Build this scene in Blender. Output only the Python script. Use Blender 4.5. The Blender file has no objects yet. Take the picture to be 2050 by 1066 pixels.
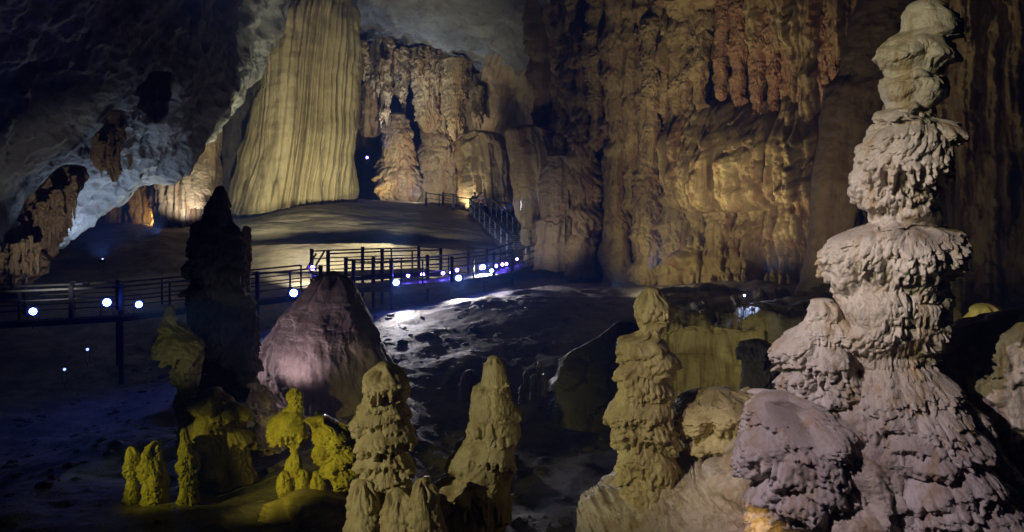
import bpy, math, random
import numpy as np
from mathutils import Vector

C = bpy.context.scene.collection
SC = bpy.context.scene
R = math.radians
FPX = 1577.0            # focal length in photo pixels (photo 2050 wide)
HOR = 400.0             # photo row of the horizon (level lens, shifted)

# ------------------------------------------------------------------ camera, world, exposure
cam = bpy.data.cameras.new('camera')
camo = bpy.data.objects.new('camera', cam)
C.objects.link(camo)
camo.location = (0, 0, 0)
camo.rotation_euler = (R(90), 0, 0)
cam.sensor_width = 36
cam.lens = 36 * FPX / 2050
cam.shift_y = -(533 - HOR) / 2050
cam.clip_end = 500
cam.clip_start = 0.05
SC.camera = camo

world = bpy.data.worlds.new('World')
SC.world = world
world.use_nodes = True
bg = world.node_tree.nodes['Background']
bg.inputs[0].default_value = (0.30, 0.42, 1.0, 1)   # faint blue ambient fill, added; it has no real source
bg.inputs[1].default_value = 0.0016
SC.view_settings.view_transform = 'Standard'
SC.view_settings.look = 'None'
SC.view_settings.exposure = 0
SC.view_settings.gamma = 1
cy = SC.cycles
cy.use_denoising = True
cy.max_bounces = 4
cy.diffuse_bounces = 3
cy.glossy_bounces = 2
cy.transmission_bounces = 2
cy.volume_bounces = 0
cy.sample_clamp_indirect = 3.0
try:
    cy.denoiser = 'OPENIMAGEDENOISE'
    cy.use_light_tree = True
except Exception:
    pass


def W(px, py, Y):
    """photo pixel + distance -> world point"""
    return np.array([(px - 1025) / FPX * Y, Y, (HOR - py) / FPX * Y])


# ------------------------------------------------------------------ noise
_rng = np.random.RandomState(7)
_perm = _rng.permutation(256)
_perm = np.concatenate([_perm, _perm, _perm]).astype(np.int32)
_g3 = _rng.normal(size=(256, 3))
_g3 /= np.linalg.norm(_g3, axis=1)[:, None]
_g3 = _g3.astype(np.float32)
_rnd = _rng.rand(256, 8).astype(np.float32)


def perlin(x, y, z):
    x = np.asarray(x, np.float32); y = np.asarray(y, np.float32); z = np.asarray(z, np.float32)
    x, y, z = np.broadcast_arrays(x, y, z)
    xi = np.floor(x).astype(np.int32); yi = np.floor(y).astype(np.int32); zi = np.floor(z).astype(np.int32)
    xf = x - xi; yf = y - yi; zf = z - zi
    u = xf * xf * (3 - 2 * xf); v = yf * yf * (3 - 2 * yf); w = zf * zf * (3 - 2 * zf)
    xi &= 255; yi &= 255; zi &= 255
    out = 0
    for a in (0, 1):
        pa = _perm[xi + a]
        wa = u if a else 1 - u
        for b in (0, 1):
            pb = _perm[pa + yi + b]
            wb = v if b else 1 - v
            for c in (0, 1):
                h = _perm[pb + zi + c]
                wc = w if c else 1 - w
                g = _g3[h]
                out = out + wa * wb * wc * (g[..., 0] * (xf - a) + g[..., 1] * (yf - b) + g[..., 2] * (zf - c))
    return out * 1.6


def fbm(x, y, z, octv=4, gain=0.5, ridge=False):
    s = 0; a = 1.0; f = 1.0
    for i in range(octv):
        n = perlin(x * f + i * 17.3, y * f + i * 5.1, z * f - i * 9.7)
        if ridge:
            n = 1 - 2 * np.abs(n)
        s = s + a * n
        a *= gain; f *= 2.03
    return s


def sstep(a, b, x):
    t = np.clip((x - a) / (b - a), 0.0, 1.0)
    return t * t * (3 - 2 * t)


def shingles(U, V, cw, ch, seed, drip=1.0, fine=6.0, fill=1.0):
    """overlapping calcite lobes: a rounded dome on top, a fringe of drips below; 0..~1"""
    wu = 0.35 * perlin(U / cw * 0.8, V / ch * 0.8, seed + 0.37)
    wv = 0.35 * perlin(U / cw * 0.8, V / ch * 0.8, seed + 7.91)
    u = U / cw + wu; v = V / ch + wv
    iu = np.floor(u).astype(np.int32); iv = np.floor(v).astype(np.int32)
    out = np.zeros_like(u, dtype=np.float32)
    fl = sstep(-.25, .25, perlin(u * fine, v * 0.7, seed + 3.3))
    fl2 = 0.5 + 0.5 * perlin(u * fine * 0.9 + 31, v * 0.3, seed + 5.3)
    for a in (-1, 0, 1):
        for b in (-1, 0, 1):
            h = _perm[(_perm[(iu + a + seed * 13) & 255] + iv + b) & 255]
            r = _rnd[h]
            cu = iu + a + 0.5 + (r[..., 0] - .5) * 0.8
            cv = iv + b + 0.5 + (r[..., 1] - .5) * 0.8
            ww = 0.55 + 0.45 * r[..., 2]
            hh = 0.60 + 0.40 * r[..., 3]
            am = (0.25 + 0.75 * r[..., 4]) * (r[..., 5] < fill)
            s = (u - cu) / ww
            t = (v - cv) / hh
            side = np.sqrt(np.clip(1 - s * s, 0, 1))
            top = np.sqrt(np.clip(1 - s * s - np.clip(t, 0, 9) ** 2, 0, 1))
            tl = np.clip(-t, 0, 1)
            low = side * (1 - 0.40 * tl) * (1 - drip * 0.85 * np.minimum(1, tl * 1.6) * fl)
            cut = sstep(0.0, 0.07, (0.45 + 0.50 * (1 - fl2) * drip + 0.3 * (1 - drip)) - tl)
            val = am * np.where(t > 0, top, low * cut)
            out = np.maximum(out, val)
    return out


def pipes(U, V, w, seed):
    """rounded knobbly organ pipe columns side by side, each of its own depth and length"""
    u = U / w + .30 * perlin(U / w * .6, V / w * .22, seed + .2)
    i0 = np.floor(u).astype(np.int32)
    out = np.zeros(np.shape(u), np.float32)
    for a in (-1, 0, 1):
        i = i0 + a
        seg = np.floor(V / (w * 4.5) + _rnd[_perm[(i + seed * 7) & 255]][..., 5]).astype(np.int32)
        r = _rnd[_perm[(_perm[(i + seed * 7) & 255] + 0 * seg) & 255]]
        kn = 1 + .22 * perlin(i * 3.7, V / w * .75, seed + .6) + .10 * perlin(i * 1.7, V / w * 2.2, seed + 3.6)
        ww = (.34 + .24 * r[..., 0]) * kn
        q = (u - i - .5 - (r[..., 1] - .5) * .6) / ww
        am = (.35 + .65 * r[..., 2]) * (.75 + .6 * perlin(i * 5.3, V / w * .16, seed + 9.1)) * kn
        out = np.maximum(out, np.clip(am, 0, 2) * np.sqrt(np.clip(1 - q * q, 0, 1)))
    return out


def flutes(U, V, f, seed, vs=0.03):
    n = perlin(U * f + 0.4 * perlin(U * .7, V * .15, seed + 2), V * vs, seed + .5)
    n2 = perlin(U * f * 2.7, V * vs * 2, seed + 8.5)
    return (1 - 2 * np.abs(n)) * 0.7 + 0.3 * n2


# ------------------------------------------------------------------ mesh building
def tag(o, label=None, cat=None, group=None, kind=None):
    if label: o['label'] = label
    if cat: o['category'] = cat
    if group: o['group'] = group
    if kind: o['kind'] = kind
    return o


def link(name, me, mat=None, parent=None):
    o = bpy.data.objects.new(name, me)
    C.objects.link(o)
    if mat: me.materials.append(mat)
    if parent: o.parent = parent
    return o


def grid_mesh(name, P, mat, wrap=False, origin=None):
    nv, nu, _ = P.shape
    org = np.array(origin) if origin is not None else np.zeros(3)
    co = (P.reshape(-1, 3) - org).astype(np.float32)
    j = np.arange(nv - 1)[:, None]; i = np.arange(nu if wrap else nu - 1)[None, :]
    i2 = (i + 1) % nu
    q = np.stack([j * nu + i, j * nu + i2, (j + 1) * nu + i2, (j + 1) * nu + i], -1).reshape(-1, 4).astype(np.int32)
    me = bpy.data.meshes.new(name)
    me.vertices.add(len(co)); me.vertices.foreach_set('co', co.ravel())
    me.loops.add(q.size); me.loops.foreach_set('vertex_index', q.ravel())
    me.polygons.add(len(q))
    me.polygons.foreach_set('loop_start', np.arange(0, q.size, 4, dtype=np.int32))
    me.polygons.foreach_set('use_smooth', np.ones(len(q), bool))
    me.update(calc_edges=True); me.validate()
    o = link(name, me, mat)
    o.location = org
    return o


def interp_rows(rows, t):
    """smooth monotone interpolation of table rows[:,0]=key over keys t"""
    rows = np.array(rows, float)
    k = rows[:, 0]
    out = []
    for c in range(1, rows.shape[1]):
        y = rows[:, c]
        h = np.diff(k); d = np.diff(y) / h
        m = np.zeros_like(y)
        m[0] = d[0]; m[-1] = d[-1]
        for i in range(1, len(y) - 1):
            if d[i - 1] * d[i] > 0:
                m[i] = 2 * d[i - 1] * d[i] / (d[i - 1] + d[i])
        i = np.clip(np.searchsorted(k, t, 'right') - 1, 0, len(k) - 2)
        s = np.clip((t - k[i]) / h[i], 0, 1)
        out.append((2 * s**3 - 3 * s**2 + 1) * y[i] + (s**3 - 2 * s**2 + s) * h[i] * m[i]
                   + (-2 * s**3 + 3 * s**2) * y[i + 1] + (s**3 - s**2) * h[i] * m[i + 1])
    return out


def formation(name, rows, Y, mat, label, cat, style, depth=0.9, nu=260, nv=320, seed=1, group=None,
              captop=0.6, capbot=0.0, droop=0.45, fold=True, warp=0.9):
    """a stalagmite or column from its measured left and right edge at each height;
    the plan is a lobed oval of real depth, the surface comes from style(U, V, X, Y, Z, r)"""
    rows = sorted(rows)
    if rows[-1][0] >= 1060 and not capbot:      # the foot goes on below the picture down to the floor
        xm = ((rows[-1][1] + rows[-1][2]) / 2 - 1025) / FPX * Y
        yf = HOR - (float(floor_z(np.array([xm]), np.array([float(Y)]))[0]) - .3) * FPX / Y
        if yf > rows[-1][0] + 5:
            rows.append((yf, rows[-1][1] - 12, rows[-1][2] + 12))
    y0, y1 = rows[0][0], rows[-1][0]
    hw0 = (rows[0][2] - rows[0][1]) / 2
    hw1 = (rows[-1][2] - rows[-1][1]) / 2
    ct, cb = hw0 * captop, hw1 * capbot
    ys = np.linspace(y0 - ct, y1 + cb, nv)
    xl, xr = interp_rows(rows, np.clip(ys, y0, y1))
    c = (xl + xr) / 2; hw = (xr - xl) / 2
    if ct > 0:
        m = ys < y0
        hw[m] *= np.sqrt(np.clip(1 - ((y0 - ys[m]) / ct) ** 2, 0, 1))
    if cb > 0:
        m = ys > y1
        hw[m] *= np.sqrt(np.clip(1 - ((ys[m] - y1) / cb) ** 2, 0, 1))
    s = Y / FPX
    xc = (c - 1025) * s; rr = np.maximum(hw * s, 0.002); Z = (HOR - ys) * s
    th = np.linspace(0, 2 * np.pi, nu, endpoint=False) + np.pi / 2     # seam at the back
    T, ZZ = np.meshgrid(th, Z)
    XC = np.repeat(xc[:, None], nu, 1)
    rmean = float(np.median(rr))
    hm = float(np.mean(hw))
    wy = warp * hm * np.sqrt(np.abs(np.sin(T))) * (perlin(np.cos(T) * 1.1 + seed * 3.1, np.sin(T) * 1.1, ys[:, None] / hm * .45) + .5 * perlin(np.cos(T) * 2.7 + seed, np.sin(T) * 2.7, ys[:, None] / hm * 1.1))
    yw = np.clip(ys[:, None] + wy, y0, y1)
    xlw, xrw = interp_rows(rows, yw.ravel())
    RR = ((xrw - xlw) / 2).reshape(yw.shape) * s
    cap = np.where(ys < y0, np.sqrt(np.clip(1 - ((y0 - ys) / max(ct, 1e-6)) ** 2, 0, 1)), 1) if ct > 0 else np.ones_like(ys)
    if cb > 0: cap = cap * np.where(ys > y1, np.sqrt(np.clip(1 - ((ys - y1) / cb) ** 2, 0, 1)), 1)
    RR = np.maximum(RR * cap[:, None], .002)
    U = (T - 3 * np.pi / 2) * np.minimum(RR, rmean)
    arc = np.concatenate([[0], np.cumsum(np.hypot(np.diff(Z), np.clip(np.diff(rr * cap), -.05 * rmean, .05 * rmean)))])
    VV = -np.repeat(arc[:, None], nu, 1)
    # uneven plan
    lob = 1 + 0.10 * perlin(np.cos(T) * 1.3 + seed, np.sin(T) * 1.3, ZZ / max(rmean, .01) * 0.35)
    cx, sy = np.cos(T), np.sin(T)
    d = style(U, VV, XC + RR * cx, Y + RR * depth * sy, ZZ, RR)
    d = d * sstep(.2, .75, RR / rmean) + .05 * rmean * sstep(.1, .7, RR / rmean) * fbm(XC / rmean * 2 + RR / rmean * 2 * cx, RR / rmean * 2 * sy, ZZ / rmean * 2, 3)
    rad = np.maximum(RR * lob + d, 0.0)
    dp = np.clip(d, 0, None); dp = dp - dp.mean(1)[:, None]
    rad[0] = 0.0005
    P = np.stack([XC + rad * cx, Y + rad * depth * sy, ZZ - (droop * dp if fold else 0)], -1)
    o = grid_mesh(name, P, mat, wrap=True, origin=(float(xc[-1]), Y, float(Z[-1])))
    tag(o, label, cat, group)
    return o


def floor_z(X, Y):
    px = 1025 + X / np.maximum(Y, 1) * FPX
    base = np.interp(Y, [3, 8, 12, 17, 24, 32, 40, 48, 56, 70, 95], [-5.0, -5.2, -5.5, -5.8, -5.8, -5.5, -5.0, -4.2, -2.4, -1.4, -.5])
    # the slab in front of the boardwalk swells on the right
    base = base + .9 * np.exp(-((X - 1.5) / 7) ** 2 - ((Y - 33) / 7) ** 2)
    base = base + 1.5 * sstep(4, 13, X) * sstep(14, 26, Y) * (1 - sstep(36, 44, Y))
    base = base - .9 * sstep(27, 23, Y) * sstep(-4, -1, X) * (1 - sstep(4, 8, X))
    base = base - 1.6 * sstep(-9, -14, X) * (1 - sstep(28, 40, Y))
    return base


def catmull(A, n):
    """A (k,...) -> (n,...) Catmull-Rom through the k samples"""
    k = A.shape[0]
    t = np.linspace(0, k - 1, n)
    i = np.clip(np.floor(t).astype(int), 0, k - 2)
    f = (t - i).reshape((-1,) + (1,) * (A.ndim - 1))
    p0 = A[np.clip(i - 1, 0, k - 1)]; p1 = A[i]; p2 = A[i + 1]; p3 = A[np.clip(i + 2, 0, k - 1)]
    return 0.5 * (2 * p1 + (p2 - p0) * f + (2 * p0 - 5 * p1 + 4 * p2 - p3) * f**2 + (3 * p1 - p0 - 3 * p2 + p3) * f**3)


def sheet(name, ctrl, nu, nv, mat, style, flip=False, world_pts=False, droop=0.0):
    """a rock surface stretched over measured points [rows][cols] (px, py, distance), then shaped along its normals"""
    A = np.array([[p if world_pts else W(*p) for p in row] for row in ctrl], float)
    P = catmull(A, nv)
    P = catmull(P.transpose(1, 0, 2), nu).transpose(1, 0, 2)
    du = np.gradient(P, axis=1); dv = np.gradient(P, axis=0)
    N = np.cross(du, dv); N /= np.linalg.norm(N, axis=2)[..., None] + 1e-9
    if flip: N = -N
    U = np.cumsum(np.linalg.norm(du, axis=2).mean(0))[None, :].repeat(nv, 0)
    d = style(U, P[..., 2], P[..., 0], P[..., 1], P[..., 2], N)
    P = P + N * d[..., None]
    if droop: P[..., 2] -= droop * np.clip(d, 0, None)
    return grid_mesh(name, P, mat)


class MB:
    """collects boxes, bars, tubes and lathes; build() links them as one mesh object"""
    def __init__(s): s.v = []; s.f = []; s.sm = []
    def add(s, v, f, smooth=False):
        b = len(s.v); s.v += [tuple(map(float, p)) for p in v]
        s.f += [tuple(i + b for i in q) for q in f]; s.sm += [smooth] * len(f)
    def box(s, c, d, rz=0.0):
        cx, cy_, cz = c; a, b, h = d[0] / 2, d[1] / 2, d[2] / 2
        co, si = math.cos(rz), math.sin(rz)
        v = []
        for z in (-h, h):
            for x, y in ((-a, -b), (a, -b), (a, b), (-a, b)):
                v.append((cx + x * co - y * si, cy_ + x * si + y * co, cz + z))
        s.add(v, [(3, 2, 1, 0), (4, 5, 6, 7), (0, 1, 5, 4), (1, 2, 6, 5), (2, 3, 7, 6), (3, 0, 4, 7)])
    def bar(s, a, b, w, h):
        a = Vector(a); b = Vector(b); d = (b - a).normalized()
        side = d.cross(Vector((0, 0, 1)))
        side = side.normalized() if side.length > 1e-4 else Vector((1, 0, 0))
        up = side.cross(d).normalized()
        v = []
        for p in (a, b):
            for x, y in ((-1, -1), (1, -1), (1, 1), (-1, 1)):
                v.append(p + side * (x * w / 2) + up * (y * h / 2))
        s.add(v, [(3, 2, 1, 0), (4, 5, 6, 7), (0, 1, 5, 4), (1, 2, 6, 5), (2, 3, 7, 6), (3, 0, 4, 7)])
    def tube(s, pts, r, n=8):
        pts = [Vector(p) for p in pts]; m = len(pts); v = []
        for i, p in enumerate(pts):
            d = (pts[min(i + 1, m - 1)] - pts[max(i - 1, 0)]).normalized()
            a = d.cross(Vector((0.13, 0.21, 1)))
            a = a.normalized() if a.length > 1e-4 else Vector((1, 0, 0)); b = d.cross(a)
            for k in range(n):
                t = 2 * math.pi * k / n
                v.append(p + (a * math.cos(t) + b * math.sin(t)) * r)
        f = [(i * n + k, i * n + (k + 1) % n, (i + 1) * n + (k + 1) % n, (i + 1) * n + k) for i in range(m - 1) for k in range(n)]
        f += [tuple(range(n))[::-1], tuple(range((m - 1) * n, m * n))]
        s.add(v, f, True)
    def lathe(s, prof, c=(0, 0, 0), axis='Z', n=20):
        v = []
        for r, h in prof:
            for k in range(n):
                t = 2 * math.pi * k / n
                x, y = r * math.cos(t), r * math.sin(t)
                p = (x, y, h) if axis == 'Z' else (x, -h, y)
                v.append((p[0] + c[0], p[1] + c[1], p[2] + c[2]))
        m = len(prof)
        f = [(i * n + k, i * n + (k + 1) % n, (i + 1) * n + (k + 1) % n, (i + 1) * n + k) for i in range(m - 1) for k in range(n)]
        f += [tuple(range(n))[::-1], tuple(range((m - 1) * n, m * n))]
        s.add(v, f, False)
    def build(s, name, mat, parent=None):
        me = bpy.data.meshes.new(name)
        me.from_pydata(s.v, [], s.f)
        me.polygons.foreach_set('use_smooth', s.sm)
        me.update()
        return link(name, me, mat, parent)


def empty(name, loc, rot=(0, 0, 0)):
    o = bpy.data.objects.new(name, None)
    o.empty_display_size = 0.2
    C.objects.link(o); o.location = loc; o.rotation_euler = rot
    return o


# ------------------------------------------------------------------ materials
def rock(name, a, b, c, sc=1.0, streak=0.5, rough=0.6, bump=0.5, fine=1.0, dirt=0.35, spec=0.4, vs=.28):
    """limestone: two base tones in clouds, a third running down in mineral streaks, dirt grains, fine bump"""
    m = bpy.data.materials.new(name); m.use_nodes = True
    nt = m.node_tree; N = nt.nodes; L = nt.links
    bs = N['Principled BSDF']
    tc = N.new('ShaderNodeTexCoord')
    def noise(scale, det=5, rgh=.6, vec=None):
        n = N.new('ShaderNodeTexNoise'); n.inputs['Scale'].default_value = scale
        n.inputs['Detail'].default_value = det; n.inputs['Roughness'].default_value = rgh
        L.new(vec or tc.outputs['Object'], n.inputs['Vector']); return n
    def ramp(src, lo, hi):
        r = N.new('ShaderNodeMapRange'); r.inputs['From Min'].default_value = lo; r.inputs['From Max'].default_value = hi
        r.interpolation_type = 'SMOOTHSTEP'
        L.new(src, r.inputs['Value']); return r.outputs[0]
    def mix(f, x, y):
        n = N.new('ShaderNodeMix'); n.data_type = 'RGBA'
        L.new(f, n.inputs[0])
        for k, v in ((6, x), (7, y)):
            if isinstance(v, tuple): n.inputs[k].default_value = (*v, 1)
            else: L.new(v, n.inputs[k])
        return n.outputs[2]
    mp = N.new('ShaderNodeMapping'); mp.inputs['Scale'].default_value = (3.2, 3.2, vs)
    L.new(tc.outputs['Object'], mp.inputs['Vector'])
    n1 = noise(0.9 * sc)
    n2 = noise(1.1 * sc, 6, .65, mp.outputs[0])
    n3 = noise(9 * sc * fine, 6, .7)
    col = mix(ramp(n1.outputs[0], .35, .65), a, b)
    st = N.new('ShaderNodeMath'); st.operation = 'MULTIPLY'; st.inputs[1].default_value = streak
    L.new(ramp(n2.outputs[0], .48, .66), st.inputs[0])
    col = mix(st.outputs[0], col, c)
    dk = N.new('ShaderNodeMath'); dk.operation = 'MULTIPLY'; dk.inputs[1].default_value = dirt
    L.new(ramp(n3.outputs[0], .5, .75), dk.inputs[0])
    col = mix(dk.outputs[0], col, tuple(x * .35 for x in c))
    L.new(col, bs.inputs['Base Color'])
    rr = N.new('ShaderNodeMapRange'); rr.inputs['To Min'].default_value = rough - .15; rr.inputs['To Max'].default_value = rough + .2
    L.new(n3.outputs[0], rr.inputs['Value']); L.new(rr.outputs[0], bs.inputs['Roughness'])
    bs.inputs['Specular IOR Level'].default_value = spec
    if bump:
        n4 = noise(22 * sc * fine, 8, .68)
        b1 = N.new('ShaderNodeBump'); b1.inputs['Strength'].default_value = bump
        b1.inputs['Distance'].default_value = 0.05 / sc / fine
        L.new(n4.outputs[0], b1.inputs['Height']); L.new(b1.outputs[0], bs.inputs['Normal'])
    return m


def plain(name, col, rough=.5, metal=0.0, nscale=8, var=.25):
    m = bpy.data.materials.new(name); m.use_nodes = True
    nt = m.node_tree; N = nt.nodes; L = nt.links; bs = N['Principled BSDF']
    tc = N.new('ShaderNodeTexCoord'); n = N.new('ShaderNodeTexNoise'); n.inputs['Scale'].default_value = nscale
    n.inputs['Detail'].default_value = 5
    L.new(tc.outputs['Object'], n.inputs['Vector'])
    mx = N.new('ShaderNodeMix'); mx.data_type = 'RGBA'
    mx.inputs[6].default_value = (*[x * (1 - var) for x in col], 1); mx.inputs[7].default_value = (*[min(1, x * (1 + var)) for x in col], 1)
    L.new(n.outputs[0], mx.inputs[0]); L.new(mx.outputs[2], bs.inputs['Base Color'])
    bs.inputs['Roughness'].default_value = rough; bs.inputs['Metallic'].default_value = metal
    return m


def glow(name, col, strength):
    m = bpy.data.materials.new(name); m.use_nodes = True
    bs = m.node_tree.nodes['Principled BSDF']
    bs.inputs['Base Color'].default_value = (.8, .8, .85, 1)
    bs.inputs['Emission Color'].default_value = (*col, 1); bs.inputs['Emission Strength'].default_value = strength
    return m


M_COL = rock('pale_column_calcite', (.56, .50, .42), (.40, .34, .27), (.34, .23, .10), 1.5, .75, .40, .8, 1.6, .35, .6)
M_OCH = rock('ochre_calcite', (.50, .42, .20), (.35, .28, .12), (.22, .15, .05), 1.4, .7, .5, .7, 1.5, .4, .5)
M_BANK = rock('mixed_calcite', (.52, .45, .33), (.37, .30, .19), (.28, .19, .08), 1.4, .75, .42, .8, 1.6, .4, .6)
M_YEL = rock('yellow_lit_calcite', (.48, .42, .11), (.34, .28, .07), (.14, .11, .03), 2.4, .6, .5, .7, 1.6, .45, .5)  # the yellow of the lamp light is put into these base colours
M_GIANT = rock('banded_flowstone', (.44, .37, .23), (.34, .28, .16), (.11, .085, .045), .30, .9, .6, .4, 1.2, .3, .4, .05)
M_CONE = rock('mauve_flowstone', (.36, .28, .27), (.26, .20, .20), (.14, .10, .10), .8, .7, .6, .5, 1.2, .35)
M_WALL = rock('brown_drapery_rock', (.36, .27, .12), (.22, .15, .07), (.17, .065, .03), .45, .8, .55, .8, 1.4, .5)
M_RED = rock('rusty_pipe_rock', (.34, .20, .10), (.22, .11, .055), (.20, .06, .025), .5, .7, .6, .6, 1.2, .4)
M_BACK = rock('far_drapery_rock', (.38, .30, .18), (.22, .17, .11), (.24, .11, .04), .3, .6, .65, .5, 1.0, .4)
M_CEIL = rock('grey_ceiling_rock', (.25, .27, .29), (.14, .145, .16), (.12, .09, .075), .28, .5, .75, .7, 1.5, .55, .3, 2.0)
M_FLOOR = rock('wet_cave_floor', (.32, .29, .26), (.17, .15, .14), (.11, .09, .08), .5, .5, .6, .8, 1.4, .6)
M_TERR = rock('flowstone_terrace', (.28, .25, .20), (.20, .17, .14), (.14, .11, .08), .35, .25, .55, .4, 1.0, .3)
M_SMOOTH = rock('tan_smooth_column', (.32, .23, .12), (.24, .17, .09), (.17, .10, .055), .35, .6, .65, .4, 1.2, .3)
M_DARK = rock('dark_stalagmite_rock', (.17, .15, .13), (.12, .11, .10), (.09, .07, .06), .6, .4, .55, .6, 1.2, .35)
M_BROWN = rock('brown_hanging_rock', (.36, .28, .18), (.22, .16, .10), (.14, .08, .05), .6, .6, .65, .5, 1.2, .4)
M_STEEL = plain('dark_painted_steel', (.05, .055, .065), .45, .4)
M_WOOD = plain('weathered_deck_board', (.15, .14, .14), .6, 0, 4, .4)
M_LENS = glow('cool_led_lens', (.07, .15, 1.0), 130)
M_LENSV = glow('violet_led_lens', (.14, .08, 1.0), 130)
M_LENSS = glow('small_cool_lens', (.62, .72, 1.0), 14)
M_LENSB = glow('small_blue_lens', (.16, .22, 1.0), 6)
M_LENSW = glow('warm_led_lens', (1.0, .78, .35), 8)
M_SKIN = plain('skin', (.45, .30, .22), .5, 0, 20, .1)
M_CLOTH = plain('dark_blue_cloth', (.03, .04, .09), .8, 0, 12, .3)
M_CLOTHW = plain('pale_shirt_cloth', (.35, .36, .48), .8, 0, 12, .2)
M_HAIR = plain('black_hair', (.015, .012, .01), .5, 0, 30, .3)


# ------------------------------------------------------------------ lamps
def aim(o, target):
    d = Vector(target) - Vector(o.location)
    o.rotation_euler = d.to_track_quat('-Z', 'Y').to_euler()


def spot(name, loc, target, power, col, angle=90, blend=.8, size=.12):
    l = bpy.data.lights.new(name, 'SPOT'); l.energy = power; l.color = col
    l.spot_size = R(angle); l.spot_blend = blend; l.shadow_soft_size = size
    o = bpy.data.objects.new(name, l); C.objects.link(o)
    o.location = tuple(map(float, loc)); aim(o, tuple(map(float, target)))
    return o


COOL = (.62, .72, 1.0); BLUE = (.42, .55, 1.0); VIO = (.72, .62, 1.0)
WARM = (1.0, .86, .62); PINK = (1.0, .86, .84); YEL = (1.0, .80, .28); OLIVE = (.95, .93, .50); AMB = (1.0, .62, .18)

# foreground
spot('column_lamp', (-3.4, 3.2, 2.0), W(1800, 290, 8), 1750, (1.0, .92, .62), 40, size=.05)
spot('mauve_lamp', (-3.9, 3.9, 3.4), W(1830, 880, 8), 2350, (.95, .78, 1.0), 38, size=.05)
spot('yellow_base_lamp', W(1492, 1092, 7.3), W(1522, 1030, 7.9), 9, AMB, 80)
spot('ochre_lamp', (-2.6, 5.2, -.7), W(1330, 770, 10), 760, (1.0, .91, .58), 40, size=.05)
spot('stalagmite_lamp', (-5.6, 6.2, -1.5), W(800, 870, 10), 760, (1.0, .93, .66), 38, size=.05)
spot('yellow_cluster_lamp', (-6.2, 10.8, -3.8), W(620, 880, 15.5), 620, (1.0, .90, .14), 42, size=.05)
spot('trio_lamp', (-9.0, 12.4, -4.2), W(325, 930, 15), 190, (1.0, .95, .10), 34, size=.05)
spot('winged_lamp', W(230, 760, 13.5), W(362, 690, 17), 38, (.85, .95, .66), 34, size=.05)
# far flowstone and back of the hall
spot('flowstone_lamp', W(440, 518, 42), W(560, 70, 58), 5200, (1.0, .92, .54), 84, .5)
spot('flowstone_lamp_right', W(800, 522, 43), W(660, 80, 58), 4200, (1.0, .92, .58), 84, .5)
spot('wall_fill_right', W(1540, 548, 31), W(1550, 300, 37), 900, (1.0, .86, .62), 90)  # extra fill added to brighten the dark hollow in the wall


# ------------------------------------------------------------------ the floor
n = 860
xs = np.linspace(-48, 34, n); yy = 2 + 93 * np.linspace(0, 1, n) ** 1.5
X, Yg = np.meshgrid(xs, yy)
Zf = floor_z(X, Yg)
strk = X * .55 + Yg * .85
Zf = Zf + .30 * fbm(X * .20, Yg * .22, 3.3, 4, .5) + .12 * perlin(strk * .35, (X - Yg) * .10, 1.7) + .035 * fbm(X * 1.3, Yg * 1.3, 5.5, 5, .65) + .03 * fbm(X * .9, Yg * .9, 2.5, 4, .6, True)
Pf = np.stack([X, Yg, Zf], -1)
tag(grid_mesh('cave_floor', Pf, M_FLOOR), kind='structure')

rs = random.Random(3)
sv, sf = [], []
ico = [(0, 0, 1), (.9, 0, .45), (.28, .85, .45), (-.72, .53, .45), (-.72, -.53, .45), (.28, -.85, .45), (.72, .53, -.3), (-.28, .85, -.3), (-.9, 0, -.3), (-.28, -.85, -.3), (.72, -.53, -.3)]
icf = [(0, 1, 2), (0, 2, 3), (0, 3, 4), (0, 4, 5), (0, 5, 1), (1, 6, 2), (2, 7, 3), (3, 8, 4), (4, 9, 5), (5, 10, 1), (6, 7, 2), (7, 8, 3), (8, 9, 4), (9, 10, 5), (10, 6, 1)]
for k in range(1500):
    x = rs.uniform(-16, 9); y = rs.uniform(8.5, 34); r0 = .03 + .16 * rs.random() ** 3
    iy = int(np.searchsorted(yy, y)); ix = int((x + 48) / 82 * (n - 1)); z = float(Zf[iy, ix])
    b = len(sv); a = rs.random() * 6.28
    for vx, vy, vz in ico:
        q = r0 * rs.uniform(.7, 1.2)
        sv.append((x + (vx * math.cos(a) - vy * math.sin(a)) * q * 1.3, y + (vx * math.sin(a) + vy * math.cos(a)) * q, z + vz * q * .6))
    sf += [tuple(i + b for i in t) for t in icf]
me = bpy.data.meshes.new('loose_stones'); me.from_pydata(sv, [], sf); me.update()
tag(link('loose_stones', me, M_FLOOR), kind='stuff')


def st_terrace(U, V, X, Y, Z, N):
    return .07 * fbm(X * .3, Y * .3, Z * .5, 4) + .05 * (1 - np.abs(perlin(X * .1, Y * .35, Z * 2.2))) + .025 * fbm(X, Y * 2, Z * 4, 4) + .09 * shingles(X, Y * 1.0 + Z * 2, 3.2, 1.1, 17, .3, 6, .9) + .03 * shingles(X, Y + Z * 2, 1.0, .5, 18, .6, 5, .8)

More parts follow.
